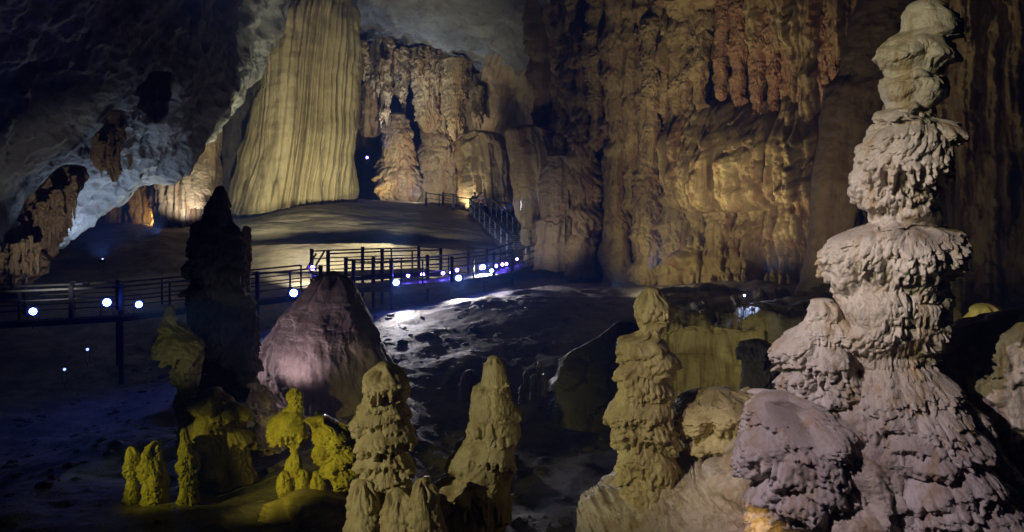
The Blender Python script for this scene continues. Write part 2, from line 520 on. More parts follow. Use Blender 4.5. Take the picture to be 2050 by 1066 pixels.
# layered flowstone under the giant column: bright riser, dark overhung band, rounded mound
ter = [[(430, 545, 47.5), (520, 545, 46.5), (640, 545, 46), (760, 545, 46), (880, 545, 47), (960, 540, 49), (1040, 530, 53)],
       [(430, 505, 48.0), (520, 498, 47.2), (640, 496, 46.8), (760, 496, 46.8), (880, 505, 47.6), (960, 505, 49.5), (1040, 500, 53)],
       [(430, 500, 48.6), (520, 494, 47.7), (640, 492, 47.3), (760, 492, 47.3), (880, 500, 48.1), (960, 500, 50.0), (1040, 497, 53.2)],
       [(430, 492, 50.5), (520, 488, 50.2), (640, 488, 50), (760, 488, 50), (880, 490, 50.5), (960, 485, 51.5), (1040, 480, 54)],
       [(430, 475, 51.0), (520, 462, 50.6), (640, 462, 50.4), (760, 470, 50.4), (880, 470, 51), (960, 465, 52.5), (1040, 465, 55)],
       [(430, 455, 53.0), (520, 440, 52.6), (640, 425, 52.4), (760, 445, 52.4), (880, 445, 53), (960, 440, 54.5), (1040, 440, 57)],
       [(430, 440, 57.0), (520, 432, 57), (640, 408, 56.4), (760, 415, 57), (880, 418, 58), (960, 420, 60), (1040, 420, 62)],
       [(430, 430, 64.0), (520, 420, 64), (640, 400, 64), (760, 404, 66), (880, 408, 68), (960, 410, 70), (1040, 410, 72)]]
tag(sheet('flowstone_ground', ter, 420, 260, M_TERR, st_terrace), kind='structure')


# ------------------------------------------------------------------ rock shells: ceiling, back wall, right wall
def st_ceil(U, V, X, Y, Z, N):
    s = X * .6 + Z * .8
    return .9 * fbm(X * .12, Y * .12, Z * .12, 5) + .25 * fbm(X * .5, Y * .5, Z * .5, 5, .55, True) + .14 * perlin(s * .4, Y * .9, 2.) + .35 * shingles(X + Z * .6, Y, 2.6, 1.7, 81, .5, 4, .8) + .14 * shingles(X + Z * .6, Y, .8, .6, 82, .5, 4, .8)

edge = [(-160, 640, 36), (0, 562, 37), (75, 520, 38), (150, 468, 39), (210, 425, 40), (270, 378, 41), (330, 335, 42), (385, 288, 43), (440, 228, 45), (485, 165, 47), (505, 90, 48), (560, -10, 49), (620, -120, 50)]
nearp = [(-760, 200, 17), (-700, 40, 17), (-640, -40, 17), (-580, -100, 17), (-520, -160, 17), (-460, -220, 17), (-400, -260, 17), (-330, -300, 17), (-260, -340, 17), (-180, -380, 18), (-100, -420, 18), (0, -460, 18), (100, -500, 18)]
E = np.array([W(*p) for p in edge]); Nr = np.array([W(*p) for p in nearp])
ctrl = []
for q, lift in ((-.5, 0), (0, 0), (.25, .9), (.5, 1.2), (.75, .9), (1.0, 0)):
    if q < 0:
        r_ = E + np.array([-1.0, 5.0, 3.5])
    else:
        r_ = E * (1 - q) + Nr * q + np.array([-.5, 0, .9]) * lift
    ctrl.append(r_)
tag(sheet('cave_ceiling', ctrl, 520, 420, M_CEIL, st_ceil, world_pts=True), kind='structure')


def st_back(U, V, X, Y, Z, N):
    a = 1.5 * shingles(U, V, 2.6, 5.0, 11, 1.0, 6)
    b = .6 * shingles(U, V, .9, 2.2, 12, 1.0, 5)
    return -1.3 + a + b + .9 * fbm(X * .12, Y * .12, Z * .10, 4) + .22 * flutes(U, V, 1.2, 4)

back = [[(60, -60, 74), (300, -60, 76), (520, -60, 78), (700, -60, 76), (820, -60, 70), (960, -60, 62), (1080, -60, 54), (1230, -60, 47)],
        [(60, 60, 74), (300, 60, 76), (520, 60, 78), (700, 60, 77), (820, 60, 74), (960, 60, 64), (1080, 60, 55), (1230, 60, 47)],
        [(60, 140, 74), (300, 140, 76), (520, 140, 80), (700, 130, 82), (820, 130, 82), (940, 150, 72), (1080, 160, 57), (1230, 160, 47)],
        [(60, 250, 72), (300, 250, 74), (520, 250, 80), (700, 240, 84), (820, 240, 84), (940, 250, 74), (1080, 260, 57), (1230, 260, 46)],
        [(60, 350, 70), (300, 350, 72), (520, 350, 78), (700, 340, 84), (820, 340, 82), (940, 340, 72), (1080, 350, 56), (1230, 350, 46)],
        [(60, 470, 66), (300, 470, 68), (520, 440, 76), (700, 410, 82), (820, 410, 78), (940, 420, 68), (1080, 440, 54), (1230, 460, 45)],
        [(60, 560, 62), (300, 560, 64), (520, 500, 72), (700, 480, 78), (820, 480, 74), (940, 500, 64), (1080, 540, 52), (1230, 600, 44)]]
tag(sheet('cave_wall_back', back, 620, 420, M_BACK, st_back, flip=True, droop=.5), kind='structure')

far_ceil = [[(480, -120, 50), (640, -160, 50), (800, -160, 48), (960, -160, 46), (1120, -160, 44)],
            [(480, 20, 64), (640, 10, 64), (800, 10, 60), (960, 10, 56), (1120, 10, 50)],
            [(480, 110, 76), (640, 110, 76), (800, 100, 74), (960, 110, 66), (1120, 120, 54)],
            [(480, 150, 84), (640, 150, 84), (800, 132, 84), (960, 150, 74), (1120, 180, 58)]]
tag(sheet('cave_ceiling_far', far_ceil, 300, 200, M_CEIL, st_ceil, flip=True), kind='structure')

# right wall
WL = [(1060, 50), (1130, 47), (1250, 42.5), (1380, 39.5), (1507, 37), (1640, 35), (1760, 34), (1900, 33), (2100, 31), (2330, 29)]


def wallrow(py, dy):
    return [(x, py, y + dy) for x, y in WL]

# named bulges of the wall: centre px, centre py, half width px, half height px, metres out, kind
BUL = [(1470, 320, 160, 110, 2.4, 0), (1400, 330, 80, 80, 1.8, 0), (1540, 310, 80, 100, 1.8, 0), (1560, 300, 70, 110, .8, 0), (1375, 70, 55, 70, 1.4, 0), (1480, 510, 60, 80, 1.0, 0), (1560, 500, 50, 90, 1.0, 0), (1400, 500, 45, 90, 1.0, 0),
       (1940, 150, 40, 220, 1.2, 1), (1990, 250, 30, 260, 1.0, 1), (2040, 100, 40, 260, 1.2, 1)]


def st_wall(U, V, X, Y, Z, N):
    px = 1025 + X / Y * FPX; py = HOR - Z / Y * FPX
    wx = 26 * perlin(X * .35, Z * .35, 4.2) + 9 * perlin(X * 1.2, Z * 1.2, 1.2)
    wy = 26 * perlin(X * .35, Z * .35, 9.2) + 9 * perlin(X * 1.2, Z * 1.2, 6.2)
    d = np.zeros_like(X)
    for cx, cy_, hx, hy, am, k in BUL:
        s = (px + wx - cx) / hx; t = (py + wy - cy_) / hy
        if k == 0:
            e = np.sqrt(np.clip(1 - s * s - np.where(t < 0, t * t * .8, t ** 4), 0, 1))
        else:
            knob = 1 + .28 * perlin(0 * X + cx * .37, Z * 1.1, cx * .13)
            e = np.sqrt(np.clip(1 - (s * knob) ** 2, 0, 1)) * sstep(1.0, .7, np.abs(t))
        d = np.maximum(d, am * e)
    hi = sstep(-2.5, 1.5, Z)
    a = 2.1 * pipes(U, Z, 1.0, 21) * (.35 + .65 * hi) + .5 * pipes(U + .3, Z, .40, 24)
    b = .9 * shingles(U, V, 1.3, 2.0, 25, 1.0, 5, .7) * (1 - .6 * hi) + .38 * shingles(U, V, .5, 1.0, 22, 1.0, 5) + .14 * shingles(U, V, .2, .4, 27, 1, 4)
    return -1.9 + d * 1.2 + a + b + .8 * fbm(X * .2, Y * .2, Z * .15, 4) + .10 * fbm(X * 1.6, Y * 1.6, Z * .9, 4, .55, True)

wall = [wallrow(-320, -3), wallrow(-160, -1), wallrow(0, 0), wallrow(110, .6), wallrow(220, .9), wallrow(320, .9), wallrow(420, .7), wallrow(520, .2), wallrow(610, -.8), wallrow(700, -2.0)]
tag(sheet('cave_wall_right', wall, 900, 640, M_WALL, st_wall, flip=True, droop=.3), kind='structure')


# ------------------------------------------------------------------ surface styles for formations
def knobs(X, Y, Z, lst, seed):
    """the big knobs and skirts seen on the rock: x, top y, half width, height, metres out, dripping 0..1"""
    px = 1025 + X / Y * FPX; py = HOR - Z / Y * FPX
    wx = 7 * perlin(X * 2.2, Z * 2.2, seed + .3) + 3 * perlin(X * 7, Z * 7, seed + 4.3)
    wy = 8 * perlin(X * 2.2, Z * 2.2, seed + 8.3) + 3 * perlin(X * 7, Z * 7, seed + 2.3)
    sc = Y / FPX
    f1 = sstep(-.2, .2, perlin(X / sc / 7.5, Z / sc / 60, seed + 1.7))
    f2 = .5 + .5 * perlin(X / sc / 9, Z / sc / 160, seed + 6.7)
    out = np.zeros(X.shape, np.float32)
    for cx, ty, hw, h, am, dr in lst:
        q = (px + wx - cx) / hw
        t = (py + wy - ty - h * .22 * q * q) / h
        side = np.sqrt(np.clip(1 - q * q, 0, 1)) ** .8
        rise = np.sqrt(np.clip(1 - (1 - np.clip(t / .42, 0, 1)) ** 2, 0, 1))
        tl = np.clip((t - .42) / .58, 0, 1)
        low = (1 - .45 * tl ** 1.5) * (1 - dr * .75 * np.minimum(1, tl * 2.2) * f1)
        cut = sstep(0, .08, 1 - (1 - .75 * dr) * .05 - dr * .55 * f2 - tl)
        out = np.maximum(out, am * side * rise * low * cut * (t > 0))
    return out


def rand_knobs(x0, y0, x1, y1, n, size, am, seed):
    r = random.Random(seed)
    return [(r.uniform(x0, x1), r.uniform(y0, y1), size * r.uniform(.5, 1.3), size * r.uniform(.8, 2.0), am * r.uniform(.5, 1.2), r.choice((0, .3, .7, 1))) for _ in range(n)]


def st_drape(big, seed, small=.25, amp=.22, drip=1.0, grain=.02, tall=1.5, lst=None):
    def f(U, V, X, Y, Z, r):
        k = 0
        if lst:
            k = knobs(X, Y, Z, lst, seed * 1.37)
            k = k * (np.abs(U) < 1.7 * np.minimum(r, np.median(r))) - .20 * max(q[4] for q in lst)
        a = shingles(U, V, big, big * tall, seed, drip, 6, .85)
        b = shingles(U, V, big * .42, big * .42 * tall, seed + 1, drip, 4)
        c = shingles(U, V, big * .17, big * .17 * tall * 1.1, seed + 2, drip * .7, 3)
        mk = sstep(-.25, .25, perlin(U / big * .6 + seed, V / big * .6, 3.7))
        n = fbm(X / big * 4, Y / big * 4, Z / big * 3, 4, .6, True)
        g = fbm(U / big * 11 + .8 * mk, V / big * 4.5, seed + .7, 3, .6, True) * (.3 + .7 * mk)
        ly = perlin(U / big * 1.2, V / big * 13 + 1.5 * perlin(U / big, V / big, 2.2), seed + 4.1) * (1 - mk)
        return .012 * big * ly + amp * big * (1.5 * a + 1.05 * b * (.25 + .75 * mk) + 1.8 * c * (.25 + .75 * mk) - 1.25) + .020 * big * n + .026 * big * g + 1.5 * k
    return f


GROOVES = [(-2.9, .10, .25), (-2.2, .14, .22), (-1.5, .10, .28), (-.75, .12, .3), (-.1, .16, .5), (.35, .12, .45), (.8, .2, .75), (1.25, .12, .5), (1.7, .14, .6), (2.1, .2, .8), (2.6, .12, .5), (3.05, .16, .7), (3.5, .12, .5), (3.9, .2, .9), (4.4, .14, .5), (-3.6, .14, .3), (-4.3, .12, .3)]


def st_giant(U, V, X, Y, Z, r):
    s = sstep(-1.6, .6, U)
    uw = U + .10 * perlin(U * .3, Z * .25, 5.5)
    f1 = flutes(uw, Z, .8, 3, .006)
    f2 = flutes(uw, Z, 2.6, 5, .012)
    f3 = flutes(uw, Z, 6.0, 6, .02)
    g = 0
    for u0, w, dp in GROOVES:
        wv = .8 + .5 * perlin(u0 * 3.1, Z * .12, 7.7)
        g = g - dp * wv * np.exp(-((uw - u0) / w) ** 2)
    big = .55 * perlin(U * .42, Z * .16, 3.1)
    ring = .016 * perlin(U * .4, Z * 5.0, 4.4)
    return big + (.10 + .12 * s) * f1 + (.05 + .07 * s) * f2 + .035 * f3 + g * (.45 + .55 * s) + ring - .05


def st_cone(U, V, X, Y, Z, r):
    zt = sstep(-3.4, -4.2, Z)
    return .10 * fbm(X * .8, Y * .8, Z * .8, 4) + .018 * (1 - zt) * fbm(U * 1.5, V * 8, 2.2, 3) + .05 * (.3 + .7 * zt) * flutes(U, V, 4, 7, .12) \
        + .10 * shingles(U, V, .5, .9, 41, 1, 6) * zt + .05 * shingles(U, V, .2, .5, 42, 1, 4) + .02 * fbm(X * 4, Y * 4, Z * 2, 4, .6, True)


def st_smooth(U, V, X, Y, Z, r):
    return .25 * fbm(X * .3, Y * .3, Z * .15, 3) + .14 * flutes(U, V, 1.1, 9, .04) + .05 * fbm(X * 1.5, Y * 1.5, Z * 2.5, 4)


def st_curtain(f=1.3, amp=.28, seed=2):
    def g(U, V, X, Y, Z, r):
        return amp * flutes(U, V, f, seed, .02) + amp * .5 * flutes(U, V, f * 2.3, seed + 3, .03) + amp * 1.1 * shingles(U, V, 1.6 / f, 5 / f, seed + 50, 1, 5) + amp * .7 * shingles(U, V, .6 / f, 1.6 / f, seed + 51, 1, 4) + .05 * fbm(X, Y, Z, 4, .6, True)
    return g


# ------------------------------------------------------------------ right foreground
col_rows = [(22, 1815, 1895), (40, 1808, 1918), (62, 1806, 1922), (72, 1790, 1918), (85, 1774, 1900), (100, 1763, 1912), (116, 1760, 1914), (130, 1767, 1895), (145, 1774, 1884), (152, 1776, 1882), (158, 1768, 1893),
            (168, 1766, 1897), (190, 1768, 1884), (206, 1778, 1874), (216, 1780, 1868), (226, 1752, 1868), (238, 1744, 1872), (248, 1742, 1922), (262, 1738, 1926), (285, 1731, 1916),
            (300, 1716, 1904), (350, 1711, 1890), (382, 1712, 1880), (410, 1722, 1876), (432, 1742, 1872), (446, 1746, 1872), (458, 1716, 1906), (478, 1678, 1916), (500, 1662, 1918),
            (522, 1658, 1912), (550, 1662, 1900), (578, 1672, 1886), (600, 1674, 1902), (640, 1682, 1898), (680, 1694, 1882), (710, 1704, 1864), (742, 1704, 1866), (765, 1692, 1885), (800, 1668, 1918), (830, 1652, 1948), (880, 1642, 1985), (930, 1648, 2020), (990, 1668, 2060), (1066, 1690, 2120), (1200, 1720, 2200)]
mound_knobs = [(1765, 738, 55, 150, .14, .6), (1700, 752, 45, 170, .14, .6), (1850, 742, 60, 90, .14, .3), (1880, 800, 60, 130, .14, .5), (1790, 800, 60, 120, .12, .8), (1840, 850, 70, 100, .14, .8), (1720, 880, 70, 60, .12, .2), (1780, 900, 90, 60, .10, 0),
    (1690, 900, 40, 110, .12, .6), (1870, 900, 45, 60, .16, .2), (1930, 860, 50, 80, .14, .3), (1950, 930, 60, 90, .15, .6), (1760, 950, 90, 160, .10, .8), (1860, 960, 50, 70, .14, .2), (1900, 990, 70, 90, .15, .4), (1840, 1030, 60, 80, .12, .5), (1990, 1000, 60, 120, .14, .5)]
block_knobs = [(1530, 800, 30, 40, .08, .2), (1560, 815, 50, 60, .10, .6), (1600, 850, 60, 60, .10, .2), (1530, 850, 45, 120, .12, .9), (1620, 890, 70, 100, .10, .6), (1660, 860, 40, 60, .12, 0), (1545, 960, 40, 70, .14, .3), (1600, 980, 60, 70, .14, .3), (1650, 960, 40, 60, .12, .4), (1530, 1000, 30, 80, .12, 1)]
shoulder_knobs = [(1645, 604, 30, 50, .1, .2), (1640, 640, 40, 60, .12, .6), (1690, 640, 25, 60, .1, .6), (1600, 672, 36, 60, .14, .4), (1650, 690, 45, 80, .12, .8), (1600, 730, 35, 110, .12, .7), (1620, 780, 38, 90, .14, .3), (1680, 740, 45, 140, .12, .6)]
flank_knobs = [(1960, 652, 60, 70, .12, .2), (1915, 668, 40, 60, .14, .2), (1940, 690, 50, 120, .10, .8), (2020, 640, 60, 120, .14, .4), (1900, 730, 30, 110, .10, .8), (1970, 760, 60, 140, .1, 1), (2040, 760, 50, 160, .12, .8), (1960, 850, 40, 100, .12, .8), (2020, 920, 50, 130, .14, .9)]
ledged_knobs = [(1305, 582, 32, 60, .08, .7), (1310, 625, 34, 45, .07, .8), (1290, 672, 50, 50, .10, .3), (1320, 695, 35, 60, .10, .8), (1270, 728, 40, 50, .10, .8), (1325, 725, 25, 50, .1, 1), (1290, 760, 50, 50, .10, .5), (1250, 795, 35, 60, .12, .6), (1300, 800, 45, 60, .10, .8), (1260, 845, 40, 60, .08, 1), (1310, 850, 40, 60, .1, 1), (1280, 900, 40, 70, .08, .6), (1320, 910, 30, 80, .08, .8)]
ledge_knobs = [(1430, 790, 80, 90, .14, .8), (1380, 810, 40, 80, .12, .9), (1490, 810, 35, 80, .12, .8), (1430, 870, 60, 70, .10, 1), (1470, 860, 40, 90, .1, 1)]
stacked_knobs = [(770, 730, 44, 84, .11, .9), (760, 795, 40, 40, .09, .2), (790, 800, 25, 50, .1, .2), (735, 822, 25, 60, .08, .8), (770, 830, 45, 40, .08, .8), (795, 838, 30, 50, .1, .5), (755, 866, 35, 60, .1, 1), (800, 860, 30, 50, .1, .8), (745, 905, 25, 60, .08, 1), (790, 900, 35, 60, .1, .8), (770, 940, 40, 50, .1, .2), (800, 950, 25, 50, .1, .3)]
tiered_knobs = [(990, 718, 28, 70, .07, .5), (955, 772, 22, 110, .05, 1), (985, 790, 50, 110, .09, 1), (1010, 830, 35, 70, .08, 1), (970, 886, 55, 60, .1, 1), (930, 905, 30, 60, .08, .4), (960, 920, 50, 90, .07, .8), (905, 955, 38, 90, .12, 1), (980, 960, 45, 100, .06, 1)]
col_knobs = [(1865, 18, 56, 50, .08, 0), (1835, 66, 66, 40, .07, .3), (1814, 80, 54, 64, .12, .2), (1880, 92, 38, 50, .13, .6), (1800, 136, 36, 24, .09, 0), (1862, 132, 34, 24, .09, 0),
    (1794, 158, 30, 50, .10, .2), (1830, 162, 26, 44, .08, .4), (1874, 156, 30, 78, .11, 1), (1838, 196, 36, 34, .08, .8), (1772, 216, 30, 28, .10, 0),
    (1820, 243, 90, 160, .19, 1), (1904, 240, 25, 64, .13, .8), (1736, 298, 24, 42, .10, 0), (1726, 338, 22, 80, .10, .3), (1834, 352, 60, 92, .11, 1), (1762, 368, 42, 92, .11, 1),
    (1782, 428, 20, 32, .12, 0), (1842, 408, 46, 46, .15, 0), (1870, 444, 64, 116, .20, .8), (1846, 498, 56, 76, .20, 1), (1702, 455, 46, 44, .15, 0), (1676, 488, 34, 110, .14, .7), (1736, 478, 36, 90, .15, 1),
    (1796, 448, 24, 86, .15, 1), (1862, 556, 46, 56, .14, .7), (1802, 562, 62, 150, .12, 1), (1706, 588, 42, 120, .10, 1), (1850, 604, 44, 70, .10, 1), (1716, 652, 36, 90, .15, .5), (1762, 640, 28, 130, .12, 1), (1842, 656, 46, 70, .13, .9)]
col_knobs = [q if q[1] < 440 else q[:4] + (q[4] * .42, q[5]) for q in col_knobs]
formation('limestone_column', col_rows, 8.0, M_COL, 'tall pale lumpy limestone column of stacked knobs spreading out at its foot', 'column', st_drape(.26, 3, amp=.18, lst=col_knobs + mound_knobs), .85, 620, 1150, 3, warp=.14)
sh_rows = [(604, 1622, 1670), (615, 1612, 1685), (640, 1606, 1690), (655, 1598, 1700), (672, 1574, 1712), (700, 1568, 1722), (740, 1569, 1730), (780, 1576, 1735), (810, 1578, 1720), (835, 1590, 1690), (848, 1600, 1660)]
formation('drapery_shoulder', sh_rows, 8.1, M_COL, 'pale ragged shoulder of drapery rock at the left side of the tall column', 'rock', st_drape(.18, 9, amp=.24, lst=shoulder_knobs), .8, 300, 300, 8, capbot=.4, warp=.3, captop=.3)
ll_rows = [(796, 1512, 1600), (812, 1500, 1660), (840, 1490, 1720), (880, 1484, 1760), (920, 1488, 1770), (960, 1500, 1770), (1000, 1515, 1770), (1066, 1525, 1780), (1200, 1520, 1800)]
formation('flowstone_block', ll_rows, 7.9, M_COL, 'rough pale flowstone block with yellow lit foot beside the tall column', 'flowstone', st_drape(.16, 12, amp=.26, lst=block_knobs + rand_knobs(1490, 800, 1700, 1060, 24, 28, .10, 7)), .8, 340, 340, 11, warp=.25, captop=.3)
rt_rows = [(640, 1975, 2120), (652, 1915, 2150), (668, 1890, 2170), (720, 1880, 2180), (790, 1888, 2200), (850, 1905, 2220), (920, 1940, 2230), (1000, 1985, 2260), (1100, 2010, 2300)]
formation('flowstone_flank', rt_rows, 8.5, M_COL, 'broad mauve grey flowstone mass on the right of the tall column', 'flowstone', st_drape(.22, 15, amp=.2, lst=flank_knobs + rand_knobs(1890, 650, 2050, 1060, 24, 34, .12, 6)), .6, 380, 360, 14, warp=.3, captop=.3)
formation('yellow_boulder', [(622, 1945, 1995), (640, 1925, 2010), (660, 1892, 2020), (690, 1890, 2030), (740, 1890, 2040)], 11.5, M_YEL, 'bright yellow rounded boulder showing behind the mauve flowstone mass', 'boulder', st_drape(.5, 18, amp=.08), .9, 140, 120, 4)
mid_rows = [(584, 1288, 1322), (600, 1276, 1336), (615, 1271, 1345), (635, 1272, 1340), (655, 1278, 1326), (668, 1280, 1324), (676, 1246, 1322), (700, 1238, 1340), (728, 1237, 1346), (742, 1242, 1334), (756, 1238, 1332), (780, 1240, 1336),
            (796, 1234, 1342), (806, 1222, 1346), (822, 1213, 1348), (842, 1218, 1347), (862, 1230, 1345), (900, 1240, 1346), (940, 1244, 1352), (970, 1246, 1362), (1010, 1240, 1380), (1080, 1230, 1400)]
formation('ledged_stalagmite', mid_rows, 10, M_OCH, 'olive tan stalagmite of stacked ledges with drip fringes and a flat crowned top', 'stalagmite', st_drape(.24, 21, amp=.16, lst=ledged_knobs), .9, 340, 480, 17, warp=.45)
led_rows = [(788, 1395, 1470), (798, 1362, 1500), (815, 1348, 1518), (845, 1345, 1516), (875, 1352, 1512), (900, 1375, 1506), (940, 1400, 1502), (985, 1425, 1500)]
formation('drip_ledge', led_rows, 10.3, M_OCH, 'rounded tan ledge fringed with drips to the right of the ledged stalagmite', 'rock', st_drape(.22, 24, amp=.18, lst=ledge_knobs), .9, 300, 240, 19, capbot=.4, warp=.3, captop=.3)
def st_bank(U, V, X, Y, Z, N):
    a = .26 * shingles(X, Z, .62, .75, 63, 1, 6) + .15 * shingles(X + .2 * Z, Z, .26, .36, 64, 1, 5) + .075 * shingles(X, Z, .09, .14, 65, 1, 4)
    px = 1025 + X / Y * FPX; py = HOR - Z / Y * FPX
    return a + .25 * fbm(X * .9, Y * .9, Z * .9, 3) + .02 * fbm(X * 6, Y * 6, Z * 5, 4, .6, True)

bank = [[(1235, 985, 11.2), (1330, 900, 11.2), (1440, 880, 10.8), (1560, 840, 9.8), (1700, 800, 8.9), (1850, 770, 9.2), (1960, 740, 9.6), (2090, 720, 9.8)],
        [(1215, 1000, 10.7), (1330, 940, 10.6), (1440, 920, 10.2), (1560, 880, 9.0), (1700, 850, 8.2), (1850, 830, 8.6), (1960, 800, 9.0), (2090, 780, 9.2)],
        [(1195, 1030, 10.2), (1330, 975, 10.1), (1440, 960, 9.6), (1560, 930, 8.5), (1700, 900, 7.8), (1850, 890, 8.2), (1960, 880, 8.5), (2090, 860, 8.8)],
        [(1165, 1066, 9.8), (1320, 1020, 9.7), (1440, 1010, 9.2), (1560, 990, 8.2), (1700, 980, 7.5), (1850, 980, 7.8), (1970, 980, 8.1), (2100, 980, 8.4)],
        [(1120, 1160, 9.3), (1310, 1130, 9.2), (1440, 1120, 8.7), (1560, 1110, 7.9), (1700, 1110, 7.2), (1850, 1110, 7.5), (1990, 1110, 7.8), (2120, 1110, 8.0)],
        [(1080, 1320, 8.8), (1300, 1320, 8.7), (1440, 1320, 8.4), (1560, 1320, 7.6), (1700, 1320, 7.0), (1850, 1320, 7.2), (2010, 1320, 7.4), (2150, 1320, 7.6)]]
tag(sheet('flowstone_bank', bank, 620, 360, M_BANK, st_bank, flip=True, droop=.4), 'rugged flowstone bank joining the ledged stalagmite to the tall column along the bottom', 'flowstone')


def st_shelf(U, V, X, Y, Z, N):
    return -.45 + .3 * fbm(X * .4, Y * .4, Z * .4, 4) + .35 * shingles(U, V, .8, 1.3, 61, 1, 6) + .12 * shingles(U, V, .3, .5, 62, 1, 6) + .04 * fbm(X * 3, Y * 3, Z * 3, 4)

shelf = [[(1268, 588, 23), (1330, 572, 26), (1460, 572, 25), (1600, 570, 24), (1760, 560, 23), (1930, 540, 22)],
         [(1290, 600, 18), (1380, 600, 17.5), (1480, 600, 17), (1600, 600, 16.5), (1760, 590, 16), (1930, 620, 16)],
         [(1315, 630, 15.2), (1390, 632, 15), (1480, 640, 14.8), (1600, 640, 14.4), (1760, 640, 14), (1930, 680, 14)],
         [(1320, 700, 14.6), (1390, 700, 14.8), (1480, 705, 14.6), (1600, 700, 14.2), (1760, 720, 13.5), (1930, 760, 13)],
         [(1320, 780, 14.2), (1390, 780, 14.4), (1480, 790, 14), (1600, 790, 13.6), (1760, 800, 13), (1930, 840, 12.5)],
         [(1250, 960, 12.4), (1390, 960, 12.0), (1480, 960, 11.6), (1600, 960, 11.2), (1760, 960, 11), (1930, 960, 11)]]
tag(sheet('rock_shelf', shelf, 380, 280, M_OCH, st_shelf, flip=True, droop=.3), 'dim rock shelf in yellow green light behind the ledged stalagmite and the drip ledge', 'rock')
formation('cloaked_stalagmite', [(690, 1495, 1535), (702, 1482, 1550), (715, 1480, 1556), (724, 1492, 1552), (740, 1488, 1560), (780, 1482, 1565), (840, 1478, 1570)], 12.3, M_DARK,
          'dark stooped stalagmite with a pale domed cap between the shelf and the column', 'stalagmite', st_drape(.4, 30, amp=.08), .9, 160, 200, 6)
formation('button_stalagmite', [(778, 1490, 1502), (785, 1482, 1510), (794, 1484, 1510), (800, 1490, 1506), (830, 1482, 1512)], 10.6, M_OCH, 'small tan knob standing on the right end of the drip ledge', 'stalagmite', st_drape(.15, 33, amp=.1), .9, 100, 90, 7)

# blue lit slab
slab = [[(1500, 612, 15.4), (1580, 600, 15.8), (1650, 590, 16), (1720, 585, 16)],
        [(1520, 622, 14.2), (1590, 618, 14.2), (1650, 612, 14.2), (1720, 608, 14.2)],
        [(1535, 636, 13.8), (1600, 640, 13.6), (1660, 640, 13.6), (1720, 640, 13.6)],
        [(1540, 680, 14.0), (1600, 690, 13.8), (1660, 690, 13.8), (1720, 690, 13.8)]]
tag(sheet('flat_slab', slab, 140, 90, M_TERR, lambda U, V, X, Y, Z, N: .06 * fbm(X * 1.5, Y * 1.5, Z * 1.5, 4) + .05 * shingles(U, V, .3, .3, 71, 0, 3), flip=True), 'flat slab with a blue lit top left of the column and behind it', 'rock')

# ------------------------------------------------------------------ centre foreground
a_rows = [(734, 752, 785), (745, 738, 801), (762, 732, 808), (782, 731, 808), (790, 734, 806), (798, 730, 800), (820, 722, 804), (838, 715, 806), (852, 716, 812), (880, 720, 822), (896, 726, 818), (905, 730, 812), (930, 729, 816), (955, 736, 812), (980, 728, 818), (1040, 722, 830), (1100, 720, 840)]
formation('stacked_stalagmite', a_rows, 10, M_OCH, 'pale stacked stalagmite with a rounded head near the bottom centre', 'stalagmite', st_drape(.2, 36, amp=.16, lst=stacked_knobs), .9, 320, 440, 27, warp=.4)
for k, (rows, lab) in enumerate((
        ([(968, 712, 738), (980, 702, 752), (1000, 697, 760), (1040, 700, 770), (1120, 700, 790)], 'rounded pale lump at the left foot of the stacked stalagmite'),
        ([(985, 782, 812), (1000, 772, 826), (1030, 765, 836), (1120, 760, 850)], 'rounded pale lump in front of the foot of the stacked stalagmite'),
        ([(962, 838, 858), (975, 826, 868), (1000, 822, 878), (1050, 820, 890), (1120, 815, 900)], 'knobbly pale lump between the stacked and the tiered stalagmites'))):
    formation('calcite_lump', rows, 9.7 - .1 * k, M_OCH, lab, 'rock', st_drape(.22, 39 + 3 * k, amp=.16), .9, 160, 150, 30 + k, group='lumps round the stalagmite foot')
b_rows = [(720, 976, 1004), (732, 968, 1014), (755, 966, 1018), (768, 964, 1020), (774, 948, 1022), (800, 943, 1026), (840, 938, 1035), (876, 936, 1038), (884, 926, 1038), (898, 914, 1037), (915, 908, 1034), (935, 910, 1031), (948, 914, 1028), (954, 892, 1026), (970, 876, 1024), (990, 870, 1022), (1040, 872, 1018), (1110, 874, 1016)]
formation('tiered_stalagmite', b_rows, 10.4, M_OCH, 'dim olive stalagmite in smooth tiers with vertical drip fringes, right of the stacked one', 'stalagmite', st_drape(.3, 48, amp=.09, lst=tiered_knobs), .9, 320, 440, 33, warp=.35)

# yellow group
mush = [(782, 580, 600), (788, 575, 606), (800, 574, 607), (810, 578, 603), (818, 570, 605), (830, 553, 610), (850, 544, 613), (872, 543, 613), (886, 552, 606), (893, 578, 602), (905, 582, 601), (925, 577, 602), (938, 572, 604), (950, 566, 620)]
formation('mushroom_stalagmite', mush, 15.6, M_YEL, 'yellow mushroom shaped stalagmite with a skirted cap on a narrow stem', 'stalagmite', st_drape(.22, 51, amp=.12, lst=[(578, 822, 37, 80, .10, 1), (560, 830, 22, 60, .08, 1), (596, 905, 18, 50, .05, .6)]), .95, 200, 300, 36, warp=.25)
for k, (x, y, w, h, lab) in enumerate(((568, 948, 26, 40, 'round yellow lump left of the mushroom stem'), (606, 944, 24, 44, 'round yellow lump right beside the mushroom stem'), (634, 948, 30, 40, 'dim brownish yellow lump farthest right of the mushroom stem'))):
    formation('yellow_lump', [(y, x - w * .3, x + w * .3), (y + 8, x - w * .5, x + w * .5), (y + 26, x - w * .55, x + w * .55), (y + 50, x - w * .4, x + w * .4)], 15.4 + .1 * k, M_YEL, lab, 'rock', st_drape(.18, 54 + k, amp=.1), .9, 90, 90, 40 + k, group='yellow lumps round the mushroom')
